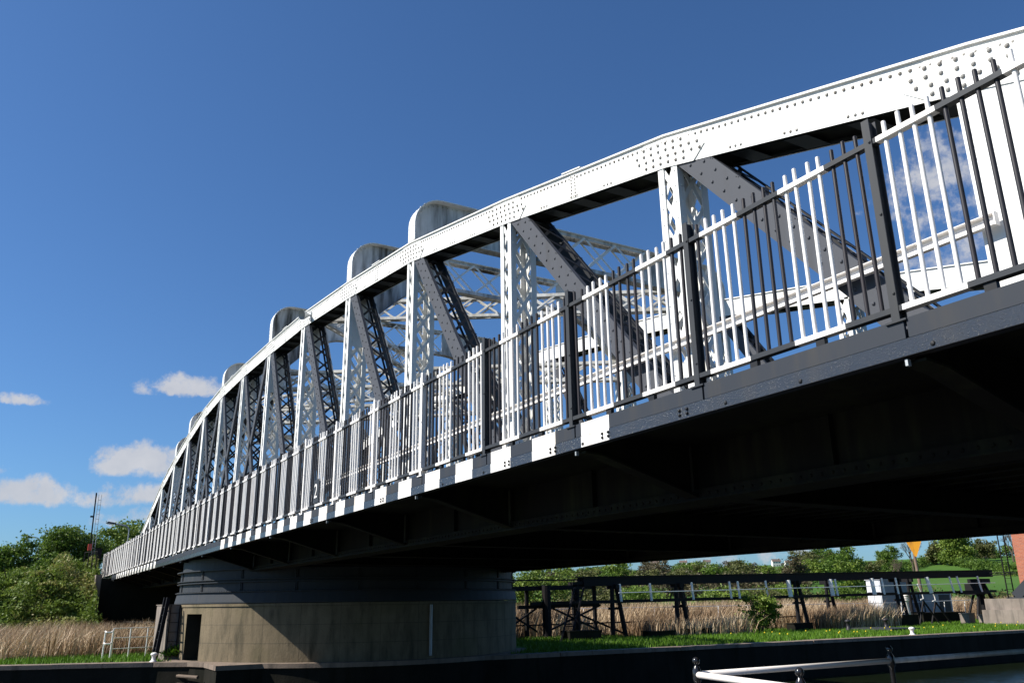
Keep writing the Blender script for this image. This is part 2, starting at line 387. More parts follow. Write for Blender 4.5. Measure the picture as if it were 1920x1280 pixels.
        # outstanding legs of the back channel: sunlit edges painted in as pale strips
        for q in (1,-1):
            c=wn*q*(hw*.62-.012); mb.bar(a+c+Vector((0,yb+.035,0)),b+c+Vector((0,yb+.035,0)),wn*.007,Vector((0,.022,0)),2)
        ym=(yf+yb)/2
        for q in (1,):
            lacing(mb,a+wn*q*(hw-.02)+Vector((0,ym,0)),b+wn*q*(hw-.02)+Vector((0,ym,0)),(0,1,0),(yb-yf)/2,.56,.055,.010,wn*q,1)
        if detail and i<9:
            L=(b-a).length
            for k in range(int(L/.26)):
                p=a+d*(.2+k*.26)+Vector((0,yf-.012,0))
                if hw>.15:
                    mb.rivet(p+w*.42,(0,-1,0),.022,.018); mb.rivet(p-w*.42+d*.06,(0,-1,0),.022,.018)
                else: mb.rivet(p,(0,-1,0),.020,.016)
        # foot gusset
        g=P(xb-sgn*.04,0,.40)
        pts=[(g.x-.50*sgn,g.z),(g.x+.16*sgn,g.z),(g.x+.16*sgn,g.z+.22),(g.x-.20*sgn,g.z+.50),(g.x-.50*sgn,g.z+.34)]
        mb.prism(pts,'y',yf-.035,yf-.015,0)
        if detail:
            for u,v in ((.08,.1),(-.08,.1),(-.22,.1),(-.38,.1),(-.1,.28),(-.25,.30)): mb.rivet((g.x+u*sgn,yf-.035,g.z+v),(0,-1,0),.022,.018)
        tp(mb,'diagonal',[M['grey'],M['black'],M['lattice']])
    for i in range(1,11): diag(i,i-1,.165 if i<7 else .13)
    for i in range(6,14): diag(i,i+1,.12 if i<8 else .16)
    # --- plate girder below the deck
    mb=MB(); z0,z1=.215,.40; xl,xr=12.35,1.2
    za,zb=z0*D+E,z1*D+E
    mb.box((-xl*D,Y0+.10,za+.02),(xr*D,Y0+.12,zb-.02),0); mb.box((-xl*D,Y1-.12,za+.02),(xr*D,Y1-.10,zb-.02),0)
    mb.box((-xl*D,Y0-.01,za),(xr*D,Y1+.01,za+.02),0); mb.box((-xl*D,Y0+.02,zb-.02),(xr*D,Y1-.02,zb),1)
    mb.box((-xl*D,Y0+.02,za+.021),(xr*D,Y0+.04,za+.13),0) ; mb.box((-xl*D,Y1-.04,za+.021),(xr*D,Y1-.02,za+.13),0)
    for x in np.arange(-10.5*D,xr*D,.13):
        if detail: mb.rivet((x,Y0+.02,za+.07),(0,-1,0),.02,.016)
        else: mb.rivet((x,Y0+.03,za),(0,0,-1),.026,.032)
    for i in range(-1,16):
        x=nodes[i][0]*D; mb.box((x-.006,Y0+.03,za+.14),(x+.006,Y0+.099,zb-.025),0)
        for dx in (-2.0,):
            mb.box((x+dx-.006,Y0+.03,za+.14),(x+dx+.006,Y0+.099,zb-.025),0)
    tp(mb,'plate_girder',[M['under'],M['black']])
    return T
PORTALS=(3,4,6,8,10,11)
near_truss=side_truss('side_truss',1.32,1.42,True)
for k_ in nodes: nodes[k_]=(nodes[k_][0],nodes[k_][1]+.022)
far_truss=side_truss('side_truss',3.06,3.16,False)
for k_ in nodes: nodes[k_]=(nodes[k_][0],nodes[k_][1]-.022)
# portals: stained plate frames whose round-cornered heads stand above the chords
PT={3:1.735,4:1.85,6:2.0,8:1.98,10:1.86,11:1.73}
for i in PORTALS:
    x,t=nodes[i]; zt=PT[i]; y0,y1=1.322,3.158; r=.135
    hd=.34 if i==3 else .46; hl=.22 if i==3 else .42; mid=.185
    def arc(cx,cz,r,a0,a1,n=8): return [(cx+r*math.cos(a0+(a1-a0)*k/n),cz+r*math.sin(a0+(a1-a0)*k/n)) for k in range(n+1)]
    yi0,yi1=1.42,3.06
    outer=[(y0,t-CH-.01)]+[(y0,t+.01)]+arc(y0+r,zt-r,r,PI,PI/2)+arc(y1-r,zt-r,r,PI/2,0)+[(y1,t+.01),(y1,t-CH-.01)]
    zlow=t-CH-.02-.10
    curve=[]
    for k in range(9):
        s=k/8; curve.append((yi0+hl*s, (zt-hd)+(hd-mid)*math.sin(s*PI/2)))
    inner=[(yi0,min(zlow,zt-hd))]+curve
    inner_r=[(y0+y1-p[0],p[1]) for p in inner][::-1]
    poly=outer+[(yi1,t-CH-.01)]+inner_r+inner[::-1]+[(yi0,t-CH-.01)]
    mb=MB(); X=x*D
    ys=1.86; zmid=zt-mid; ye=y0+y1-ys
    lo=[q for q in inner if q[0]<ys-.01]; 
    endp=[(y0,t-CH-.01),(y0,t+.01)]+arc(y0+r,zt-r,r,PI,PI/2)+[(ys,zt),(ys,zmid)]+lo[::-1]+[(yi0,t-CH-.01)]
    mb.prism([(p[0]*D,p[1]*D+E) for p in endp],'x',X-.008,X+.008,0)
    mb.prism([((y0+y1-p[0])*D,p[1]*D+E) for p in endp],'x',X-.008,X+.008,0)
    for xx in (-.12,.12):   # latticed middle between two pairs of angles
        lacing(mb,(X+xx,ys*D,(zt-mid/2)*D+E),(X+xx,ye*D,(zt-mid/2)*D+E),(0,0,1),mid*D/2-.04,.95,.055,.010,(1,0,0),1)
        for z_ in (zt*D+E-.05,zmid*D+E+.05): mb.box((X+xx-.006,ys*D,z_-.045),(X+xx+.006,ye*D,z_+.045),0)
    # flange round the top edge
    fl=[(p[0]*D,p[1]*D+E) for p in outer[1:-1]]
    for a,b in zip(fl,fl[1:]):
        va=Vector((X,a[0],a[1]));vb=Vector((X,b[0],b[1])); d=(vb-va).normalized(); nn=Vector((1,0,0)).cross(d)
        mb.bar(va,vb,Vector((.175,0,0)),nn*.010,1)
        if i in (3,4,6):
            Ls=(vb-va).length; 
            for k in range(max(1,int(Ls/.12))):
                p=va+(vb-va)*((k+.5)/max(1,int(Ls/.12)))
                for sx in (-.11,.11): mb.rivet(p+Vector((sx,0,0))+nn*.010*(1 if nn.y<0 or nn.z>0 else -1),nn if (nn.y<0 or nn.z>0) else -nn,.018,.016,1)
                mb.rivet(p-(nn if (nn.y<0 or nn.z>0) else -nn)*.07+Vector((.02,0,0)),(1,0,0),.018,.014,0)
    # angle under the web
    fl=[(p[0]*D,p[1]*D+E) for p in inner]+[(p[0]*D,p[1]*D+E) for p in inner_r]
    for a,b in zip(fl,fl[1:]):
        va=Vector((X,a[0],a[1]));vb=Vector((X,b[0],b[1])); d=(vb-va)
        if d.length<.02: continue
        mb.bar(va,vb,Vector((.13,0,0)),Vector((1,0,0)).cross(d.normalized())*.010,0)
    # stiffeners
    for yy in (1.6,1.78,2.70,2.88): mb.box((X+.0085,yy*D-.03,(zt-mid)*D+E+.02),(X+.03,yy*D+.03,zt*D+E-.02),0)
    bpart(mb,'portal_frame',[M['white_stained'],M['white']])
# lattice struts and diagonal lattice girders between the two trusses
def lattice_girder(a,b,depth,wid,name,pitch=.62):
    mb=MB(); a=Vector(a);b=Vector(b); d=(b-a).normalized(); h=Vector((0,0,1)); s=d.cross(h).normalized()
    for z in (0,-depth):
        for q in (-1,1):
            o=h*z+s*q*(wid/2-.04); mb.bar(a+o,b+o,s*.04,h*.008,0)
            o2=h*(z+(-.045 if z==0 else .045))+s*q*(wid/2); mb.bar(a+o2,b+o2,s*.008,h*.04,0)
    for q in (-1,1):
        lacing(mb,a+s*q*(wid/2-.012)-h*depth/2,b+s*q*(wid/2-.012)-h*depth/2,h,depth/2-.03,pitch,.055,.010,s)
    lacing(mb,a-h*depth,b-h*depth,s,wid/2-.03,.45,.05,.008,h)
    bpart(mb,name,M['white_stained'] if name=='x' else [M['lattice']])
M['lattice']=paint('grimy_white_paint',(.66,.65,.62),(.27,.235,.17),(.48,.74),rough=.6)
for a,b in ((5,3),(5,7),(9,7),(9,11)):
    (xa,ta),(xb,tb)=nodes[a],nodes[b]
    lattice_girder(P(xa,1.43,ta+.085),P(xb,3.05,tb+.10),.125*D,.22,'lattice_brace',.85)
for a,b in ((6,4),(8,6),(8,10)):
    (xa,ta),(xb,tb)=nodes[a],nodes[b]
    lattice_girder(P(xa,1.43,ta-.20),P(xb,3.05,tb-.20),.125*D,.22,'lattice_brace',.85)
# deck, cross girders, footway brackets
mb=MB(); z=.352*D+E
mb.box((-12.4*D,1.02*D,z-.05),(1.3*D,6.699,z),0); mb.box((-12.4*D,7.001,z-.05),(1.3*D,15.399,z+.12),0); mb.box((-12.4*D,15.701,z-.05),(1.3*D,3.46*D,z),0)
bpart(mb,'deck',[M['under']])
mb=MB(); 
for k in range(14):
    yy=(1.50+k*.112)*D; mb.box((-12.3*D,yy-.06,z-.30),(1.3*D,yy-.045,z-.052),0); mb.box((-12.3*D,yy-.11,z-.315),(1.3*D,yy+.01,z-.3005),0)
bpart(mb,'stringer',[M['under']])
for i in range(-1,16):
    x=nodes[i][0]*D; mb=MB(); zb=.222*D+E
    mb.box((x-.01,1.43*D,zb+.02),(x+.01,3.05*D,z-.053),0); mb.box((x-.15,1.43*D,zb),(x+.15,3.05*D,zb+.019),0)
    bpart(mb,'cross_girder',[M['under']])
    for s in (0,1):
        mb=MB(); ya,yb=(1.015,1.318) if s==0 else (3.465,3.162)
        pts=[(ya*D,.342*D+E),(yb*D,.342*D+E),(yb*D,.225*D+E),(ya*D+(.25 if s==0 else -.25),.298*D+E),(ya*D,.303*D+E)]
        mb.prism(pts,'x',x-.008,x+.008,0)
        a=Vector((x,pts[3][0],pts[3][1]));b=Vector((x,pts[2][0],pts[2][1])); mb.bar(a,b,Vector((.09,0,0)),Vector((0,0,.012)),0)
        a0=Vector((x,pts[4][0],pts[4][1])); mb.bar(a0,a,Vector((.09,0,0)),Vector((0,0,.010)),0)
        if s==0: mb.box((x-.03,ya*D-.055,.297*D+E),(x-.01,ya*D-.02,.312*D+E-.03),1)
        bpart(mb,'footway_bracket',[M['under'],M['galv']])
for s,yf in ((0,1.0),(1,3.48)):
    mb=MB(); sg=1 if s==0 else -1
    ya=yf*D; 
    def bx(z0,z1,t0,t1,mi): 
        a,b=sorted((ya+sg*t0,ya+sg*t1)); mb.box((-10.85*D,a,z0*D+E),(1.2*D,b,z1*D+E),mi)
    bx(.3095,.3325,0,.02,0); bx(.309,.3093,0,.09,1)
    # upper strip in lengths with open joints
    xs=[1.2]+[-.655-.397*k for k in range(0,26)]+[-10.85]
    for a,b in zip(xs,xs[1:]):
        y_0,y_1=sorted((ya+sg*.006,ya+sg*.03)); mb.box((b*D+.012,y_0,.3335*D+E),(a*D-.012,y_1,.3612*D+E),2)
    y_0,y_1=sorted((ya+sg*.02,ya+sg*.10)); mb.box((-10.85*D,y_0,.3328*D+E-.006),(1.2*D,y_1,.3328*D+E-.001),1)
    if s==0:
        for xx in (-1.34,-1.105,-1.535,-1.74,-2.55,-3.3,-4.3):
            for u in (-.05,.05):
                for v in (.317,.325): mb.rivet((xx*D+u,ya,v*D+E),(0,-1,0),.017,.02,1)
        for xx in (-.62,-.84,-1.0,-1.42,-1.86,-2.1): mb.rivet((xx*D,ya,.316*D+E),(0,-1,0),.02,.012,1)
    bpart(mb,'fascia_beam',[M['fascia_rough'],M['black'],M['fascia']])
# guard rails bolted to the near truss
mb=MB()
for zc in (.585,.437):
    for a,b in ((zc+.008,zc+.013),(zc-.013,zc-.008)): pass
    x0,x1=-12.1*D,-.665*D; Y=1.308*D
    mb.box((x0,Y-.004,zc*D+E-.045),(x1,Y+.004,zc*D+E+.045),0); mb.box((x0,Y-.05,zc*D+E+.0455),(x1,Y+.004,zc*D+E+.053),0); mb.box((x0,Y-.05,zc*D+E-.053),(x1,Y+.004,zc*D+E-.0455),0)
    mb.box((x1-.006,Y-.055,zc*D+E-.06),(x1+.004,Y+.01,zc*D+E+.06),0)
    for i in range(1,15):
        mb.rivet((nodes[i][0]*D,Y-.004,zc*D+E),(0,-1,0),.02,.02)
bpart(mb,'guard_rail',[M['white_clean']])
mb=MB(); c_=P(-4.585,1.32,1.628)   # small cowled lamp on the chord
mb.lathe((0,0,0),[(.05,0),(.07,.05),(.16,.22),(.17,.24),(.15,.23)],16); q_=Vector((.3,-.9,-.25)).to_track_quat('Z','Y')
mb.v=[tuple(q_@Vector(v)+c_+Vector((0,-.10,0))) for v in mb.v]; mb.rod(c_,c_+Vector((0,-.14,0)),.03,.03,8); mb.bar(c_+Vector((0,-.02,-.18)),c_+Vector((0,-.02,.1)),(.05,0,0),(0,.012,0))
bpart(mb,'floodlight',[M['galv']])
# turntable drum
cx,cy=-6.38*D,2.28*D
mb=MB()
prof=[(1.262,.0215),(1.262,.03),(1.250,.088),(1.262,.090),(1.262,.093),(1.262,.094),(1.235,.095),(1.235,.148),(1.255,.149),(1.255,.154),(1.235,.155),(1.235,.164),(1.255,.165),(1.255,.170),(1.235,.171),(1.235,.226),(1.262,.227),(1.262,.233),(1.225,.234),(1.225,.31)]
mb.lathe((cx,cy,E),[(r*D,zz*D) for r,zz in prof],96,0)
for k in range(0,120):
    a=2*PI*k/120; 
    if k%6==0:
        for r,zz0,zz1 in ((1.236,.097,.147),(1.236,.173,.225)):
            c=Vector((cx+r*D*math.cos(a),cy+r*D*math.sin(a),0)); tt=Vector((-math.sin(a),math.cos(a),0)); rr=Vector((math.cos(a),math.sin(a),0))
            mb.bar(c+Vector((0,0,zz0*D+E)),c+Vector((0,0,zz1*D+E)),tt*.05,rr*.02,0)
            for zz in np.linspace(zz0+.005,zz1-.005,6):
                mb.rivet(c+rr*.02+Vector((0,0,zz*D+E)),rr,.02,.02)
    for q in range(3):
        b=a+2*PI*q/360; rr=Vector((math.cos(b),math.sin(b),0)); mb.rivet(Vector((cx,cy,.094*D+E))+rr*1.25*D,(0,0,1),.02,.025)
bpart(mb,'turntable_drum',[M['slate']])

# ================================================================ PARAPET FENCE
fence=empty('parapet_fence',P(-5,1.0,.36),'waist high railing of white and black banded bars along the near footway of the bridge','railing')
FO=fence.location.copy()
def fpart(mb,name,mats,smooth=False):
    o=mb.build(name,mats,fence,smooth=smooth); o.matrix_parent_inverse=Matrix.Translation(-FO); return o
PX0=-.667; PP=.3975; SL=PP/17; Yf=1.0*D+.04
def slot_black(i): return ((i-1)//4)%2!=0
i0,i1=-17*29,17*1+14
bars=[]
rest=MB()
for i in range(i0,i1):
    x=(PX0+i*SL)*D
    if i%17==0: continue
    bars.append((abs(i+8),i,x))
bars.sort()
def jit(i): return random.Random(i).uniform(-.010,.010)
for n_,(k,i,x) in enumerate(bars):
    b=slot_black(i); near=n_<100
    mb=MB() if near else rest
    mi=(1 if b else 0)
    r=.0165
    ztop=.664*D+E+jit(i); zb=.381*D+E; j2=jit(i+999)*.6
    mb.rod((x,Yf,zb),(x+j2,Yf+j2,ztop-.006),r,r,10 if near else 6,mi if not near else 0,False)
    mb.rod((x+j2,Yf+j2,ztop-.006),(x+j2,Yf+j2,ztop),r,r*.7,10 if near else 6,mi if not near else 0)
    if near:
        mb.m=[0]*len(mb.m); o=fpart(mb,'bar',[M['bar_black'] if b else M['white_clean']],True)
    else:
        if not near:
            nf=len(mb.f); k_=6+6+2
            for q in range(nf-k_,nf): mb.m[q]=1 if b else 0
o=fpart(rest,'bar',[M['white_clean'],M['bar_black']]); o['kind']='stuff'
for p in range(-29,3):
    x=(PX0+p*PP)*D; b=slot_black(p*17); mb=MB(); z0=.3585*D+E; z1=.674*D+E
    # I-section post
    mb.box((x-.031,Yf-.040,z0),(x+.031,Yf-.032,z1),0); mb.box((x-.031,Yf+.040,z0),(x+.031,Yf+.048,z1),0); mb.box((x-.005,Yf-.0315,z0),(x+.005,Yf+.0395,z1-.003),0)
    mb.box((x-.08,Yf-.05,z0-.002),(x+.08,Yf+.09,z0+.012),0)
    for zz in (.40,.52,.636): mb.rivet((x+.016,Yf-.040,zz*D+E),(0,-1,0),.012,.012)
    fpart(mb,'post',[M['slate'] if b else M['white_clean']])
for z0,z1,nm,t in ((.6325,.6405,'top_rail',.03),(.3735,.3815,'bottom_rail',.035)):
    mb=MB()
    i=i0
    while i<i1:
        j=i
        while j<i1 and slot_black(j)==slot_black(i): j+=1
        mb.box(((PX0+(i-.5)*SL)*D,Yf-t,z0*D+E),((PX0+(j-.5)*SL)*D,Yf+t,z1*D+E),1 if slot_black(i) else 0)
        i=j
    fpart(mb,nm,[M['white_clean'],M['slate']])
for p in range(-29,2):   # feet under the bottom rail
    for f_ in (.33,.67):
        mb=MB(); x=(PX0+(p+f_)*PP)*D; mb.box((x-.04,Yf-.02,.3615*D+E),(x+.04,Yf+.02,.3733*D+E),0); fpart(mb,'rail_foot',[M['black']])
# number plate
pl=empty('number_plate',(-3.255*D,Yf-.04,.385*D+E),'small black plate with a white figure 2 fixed low on the parapet bars','sign')
mb=MB(); mb.box((-.17,-.012,0),(.17,0,.46),0); mb.build('plate',[M['slate']],pl)
tc=bpy.data.curves.new('t','FONT'); tc.body='2'; tc.size=.40; tc.extrude=.003; tc.align_x='CENTER'
to=bpy.data.objects.new('tmp',tc); C.objects.link(to); bpy.context.view_layer.update()
dg=bpy.context.evaluated_depsgraph_get(); me=bpy.data.meshes.new_from_object(to.evaluated_get(dg)); bpy.data.objects.remove(to)
me.materials.clear(); me.materials.append(M['white_clean']); o=bpy.data.objects.new('numeral',me); C.objects.link(o); o.parent=pl; o.location=(0,-.018,.10); o.rotation_euler=(PI/2,0,0)

# ================================================================ PIER
pier=empty('bridge_pier',(cx,cy,0),'round brown concrete pier with a narrow doorway carrying the swing bridge drum','pier')
DA=(-6.125,1.05); DB=(-5.93,1.108); R0=1.255*D
mb=MB(); zt=.018*D+E
# wall with a door gap: door between the bearings measured on the photograph
a_d0=math.atan2(DA[1]*D-cy,DA[0]*D-cx); a_d1=math.atan2(DB[1]*D-cy,DB[0]*D-cx)
zd=-.042*D+E; z0=.0
NS=96
def ringwall(a0,a1,za,zb,n): mb.lathe((cx,cy,0),[(R0,za),(R0,zb)],n,0,a0,a1)
ringwall(a_d1,a_d0+2*PI,z0,zt-.08,120); ringwall(a_d0,a_d1,zd,zt-.08,3)
mb.lathe((cx,cy,0),[(R0,zt-.08),(R0+.03,zt-.08),(R0+.03,zt),(.2,zt)],96,0)
o=mb.build('wall',[M['pier']],pier); o.matrix_parent_inverse=Matrix.Translation((-cx,-cy,0))
mb=MB(); mb.box((-6.78*D,.95*D,-.05),(-6.25*D,1.7*D,zt-.01)); mb.box((-6.79*D,.945*D,zt-.0095),(-6.245*D,1.7*D,zt+.02))
o=mb.build('buttress',[M['stone']],pier); o.matrix_parent_inverse=Matrix.Translation((-cx,-cy,0))
mb=MB(); mb.rod((-5.118*D,2.366*D,.1),(-5.118*D,2.366*D,zt-.1),.05,.05,8); o=mb.build('conduit',[M['galv']],pier); o.matrix_parent_inverse=Matrix.Translation((-cx,-cy,0))
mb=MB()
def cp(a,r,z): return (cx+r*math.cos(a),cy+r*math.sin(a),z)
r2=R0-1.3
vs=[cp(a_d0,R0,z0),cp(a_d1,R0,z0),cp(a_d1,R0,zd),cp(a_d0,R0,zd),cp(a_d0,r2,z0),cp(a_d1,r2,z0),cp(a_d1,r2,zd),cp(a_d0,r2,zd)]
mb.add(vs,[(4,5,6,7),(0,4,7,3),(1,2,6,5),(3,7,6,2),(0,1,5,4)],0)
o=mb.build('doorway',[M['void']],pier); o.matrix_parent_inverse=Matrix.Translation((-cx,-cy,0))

# ================================================================ WATER, ISLAND, BANKS
mb=MB(); mb.add([(-40,-400,-1.42),(-4.9,-400,-1.42),(-4.9,600,-1.42),(-40,600,-1.42)],[(0,1,2,3)])
tag(mb.build('water',[M['water']]),kind='structure')
edge=[(-60,-60),(-37,-14),(-34.2,-4),(-32.0,.1),(-30.2,4.3),(-27.75,7.4),(-25.8,11.5),(-25.5,22),(-25.5,160)]
def ext_wall(poly,z0,z1,mb,off=0):
    for a,b in zip(poly,poly[1:]): mb.add([(a[0],a[1],z0),(b[0],b[1],z0),(b[0],b[1],z1),(a[0],a[1],z1)],[(0,1,2,3)],0)
mb=MB(); ext_wall(edge,-3,-.13,mb); tag(mb.build('quay_wall',[M['wallstone']]),'dark stone quay wall along the grassed island opposite','quay wall')
# coping as a real kerb
mb=MB()
for a,b in zip(edge[1:],edge[2:]):
    a=Vector((*a,0));b=Vector((*b,0)); d=(b-a).normalized(); nrm=Vector((d.y,-d.x,0)); L=(b-a).length; k=max(1,int(L/1.2))
    for q in range(k):
        p=a+(b-a)*(q/k)+d*.008; r_=a+(b-a)*((q+1)/k)-d*.008; rr=random.Random(q*7+int(a.x*13)); j=rr.uniform(-.02,.02)
        mb.bar(p-nrm*(.27-j)+Vector((0,0,-.065+j*.3)),r_-nrm*(.27-j)+Vector((0,0,-.065+j*.3)),nrm*.31,Vector((0,0,.065)),0)
tag(mb.build('coping',[M['coping']]),'pale worn coping stones edging the island quay','coping')
island=[(-60,-60),(-37.3,-13.8),(-34.6,-3.8),(-32.4,.3),(-30.6,4.5),(-28.1,7.7),(-26.2,11.7),(-25.9,22),(-25.9,160),(-41,160),(-41,-60)]
mb=MB(); n=len(island); mb.add([(p[0],p[1],-.02) for p in island],[tuple(range(n))])
tag(mb.build('island_ground',[M['turf']]),kind='structure')
# concrete apron round the pier foot
mb=MB(); mb.lathe((cx,cy,0),[(R0+.01,.012),(R0+.40,.012),(R0+.40,-.12)],64,0,-PI*.62,PI*.35)
tag(mb.build('pavement',[M['coping']]),kind='structure')
mb=MB()
mb.box((-5.2,-60,-3),(60,60,-.02),0); mb.box((-5.75,-60,-3),(-5.21,60,.0),0)
mb.add([(-4.9,-3000,-.06),(3000,-3000,-.06),(3000,3000,-.06),(-2.9,3000,-.06)],[(0,1,2,3)],1)  # unseen outer ground, added to cut fill light from below the horizon
mb.add([(-4.95,-3000,-1.55),(-4.95,-399,-1.55),(-3000,-399,-1.55),(-3000,-3000,-1.55)],[(0,1,2,3)],1)
tag(mb.build('near_bank',[M['tarmac'],M['pasture']]),kind='structure')
mb=MB(); mb.lathe((cx,cy,0),[(R0+.34,-.10),(R0+.34,-3)],64,0,-PI*.45,PI*.35)
tag(mb.build('pier_foundation',[M['wallstone']]),'dark curved foundation wall below the round pier, dropping into the water','foundation')
t=empty('unseen_near_abutment',(8,11,0),'dark unseen abutment added at the near end of the bridge to block low sky light','abutment')
mb=MB(); mb.box((5.6,4.2,-.1),(14,18.2,3.30)); o=mb.build('wall',[M['wallstone']],t); o.matrix_parent_inverse=Matrix.Translation(-t.location)  # added out of view to keep low sky light from under the deck
mb=MB(); mb.box((6.15,5.1,3.302),(60,17.3,3.45)); o=mb.build('approach',[M['tarmac']],t); o.matrix_parent_inverse=Matrix.Translation(-t.location)
mb=MB(); mb.box((-28.9,5.6,-3),(-27.0,8.6,-.13),1); mb.box((-28.94,5.56,-.128),(-26.96,8.6,.006),0)
tag(mb.build('landing',[M['coping'],M['wallstone']]),'square stone landing block projecting from the quay below the pier doorway','landing')
# timber fender piles and ladder rungs on the wall below the pier
for k in range(7):
    mb=MB(); y=8.7+k*.52; x=-26.98+.0*k
    t=(y-7.4)/4.1; x=-27.75+1.95*t+.05
    mb.box((x-.11,y-.10,-3),(x+.11,y+.10,-.06+.04*(k%2)),0)
    tag(mb.build('fender_pile',[M['timber']]),'weathered timber pile of the fender row against the wall below the pier','pile','fender piles in the row below the pier')
for k in range(3):
    mb=MB(); z=-.35-k*.42; x=-29.4; y=4.2
    z=-.40-k*.25; mb.rod((-29.70,4.98,z),(-28.62,5.40,z),.05,.05,8,0)
    tag(mb.build('timber_waling',[M['timber']]),['topmost','middle','lowest'][k]+' of the three short timber rails bolted to the quay wall left of the pier','timber rail','timber rails on the quay wall')

# grass sheet of blades on the island
def blades(n,xy,h,w,lean=.35,zfun=None,seg=1):
    m=len(xy); z=np.zeros(m)-.03 if zfun is None else zfun(xy)
    a=rng.uniform(0,2*PI,m); hh=h[0]+(h[1]-h[0])*rng.random(m); ww=w*(.6+.8*rng.random(m))
    la=rng.uniform(0,2*PI,m); ll=hh*lean*rng.random(m)
    base=np.column_stack([xy,z]); dx=np.column_stack([np.cos(a)*ww,np.sin(a)*ww,np.zeros(m)])
    tip=base+np.column_stack([np.cos(la)*ll,np.sin(la)*ll,hh])
    V=np.empty((m*3,3)); V[0::3]=base-dx; V[1::3]=base+dx; V[2::3]=tip
    F=np.arange(m*3).reshape(m,3); return V,F
def in_poly(pts,poly):
    x,y=pts[:,0],pts[:,1]; ins=np.zeros(len(pts),bool); j=len(poly)-1
    for i in range(len(poly)):
        xi,yi=poly[i];xj,yj=poly[j]
        c=((yi>y)!=(yj>y))&(x<(xj-xi)*(y-yi)/((yj-yi)+1e-12)+xi); ins^=c; j=i
    return ins
pts=np.column_stack([rng.uniform(-42,-26,150000),rng.uniform(-3,66,150000)]); pts=pts[in_poly(pts,island)]
dc=np.hypot(pts[:,0]-cx,pts[:,1]-cy); pts=pts[dc>R0+.45]
V,F=blades(0,pts,(.07,.20),.018,.6)
tag(np_mesh('grass',V,F,M['grass'],cols=np.clip(rng.normal(.5,.25,len(F)),0,1)),'short green grass growing along the island bank','grass',kind='stuff')
# dandelions
k=46; q=np.column_stack([rng.uniform(-30,-26.5,k),rng.uniform(28,62,k)]); mb=MB()
for a,b in q: mb.ball((a,b,.19),.035,6,3)
tag(mb.build('dandelion_flowers',[M['yellow']]),'yellow dandelion flowers scattered in the island grass','flowers',kind='stuff')

# ================================================================ SMALL THINGS ON THE ISLAND
def ladder(name,a,b,w,label,rung=.33,r=.03,cat='ladder',mat='steel',perp=None):
    a=Vector(a);b=Vector(b); d=(b-a).normalized(); s=Vector(perp).normalized() if perp else d.cross(Vector((0,0,1))).normalized()
    t=empty(name,a,label,cat); 
    for q in (-1,1):
        mb=MB(); mb.bar(s*q*w/2,(b-a)+s*q*w/2,s*r*.8,d.cross(s)*r*1.3,0); mb.build('stile',[M[mat]],t)
    n=int((b-a).length/rung)
    for k in range(1,n+1):
        mb=MB(); p=d*(k*rung-.12); mb.rod(p-s*w/2,p+s*w/2,r*.5,r*.5,6); mb.build('rung',[M[mat]],t)
    return t
ladder('ladder',(-31.0,4.42,0),(-31.33,4.68,1.98),.36,'dark steep ladder leaning on the pier left of its doorway',.26,.045,perp=(1,.1,0))
ladder('ladder',(-31.18,4.95,.1),(-31.18,4.95,1.74),.30,'thin vertical rung ladder fixed flat to the pier wall',.3,.02,perp=(0,1,0))
def bollard(loc,label,s=1):
    mb=MB(); prof=[(.19,0),(.19,.03),(.13,.07),(.10,.14),(.10,.24),(.13,.30),(.17,.34),(.175,.38),(.14,.43),(.06,.46),(.001,.465)]
    mb.lathe((0,0,0),[(r*s,z*s) for r,z in prof],20); o=mb.build('mooring_bollard',[M['white_clean']],smooth=True); o.location=loc
    return tag(o,label,'bollard','white mooring bollards')
bollard((-30.55,4.35,.0),'white mushroom mooring bollard on the quay beside the pier ladders',.62)
bollard((-26.1,36.6,-.02),'white mooring bollard on the grass edge in front of the cabins',.78)
# white handrail between reeds and pier
t=empty('white_handrail',(-34.0,3.6,0),'white tubular handrail with two lower rails standing in the reeds left of the pier','railing')
def tube(parent,name,pts,r,mat,n=8):
    mb=MB(); mb.path([Vector(p)-parent.location for p in pts],r,n); return mb.build(name,[M[mat]],parent,smooth=False)
hp=[(-34.0,3.42,0),(-34.2,4.0,0),(-34.4,4.6,0),(-34.6,5.2,0)]
for p in hp[:3]: tube(t,'post',[p,(p[0],p[1],.98)],.022,'white_clean')
for z,nm in ((.98,'top_rail'),(.66,'middle_rail'),(.30,'lower_rail')): tube(t,nm,[(p[0],p[1],z) for p in hp],.014,'lattice')
t2=empty('kissing_gate',(-33.8,3.2,0),'small white bent tube gate frame at the left end of the handrail','gate')
for y in (3.12,3.36): tube(t2,'post',[(-33.7,y,0),(-33.72,y+.02,.90)],.026,'white_clean')
for z in (.90,.52): tube(t2,'hoop',[(-33.72,3.12,z),(-33.6,3.17,z-.04),(-33.6,3.31,z-.04),(-33.72,3.36,z)],.024,'white_clean')

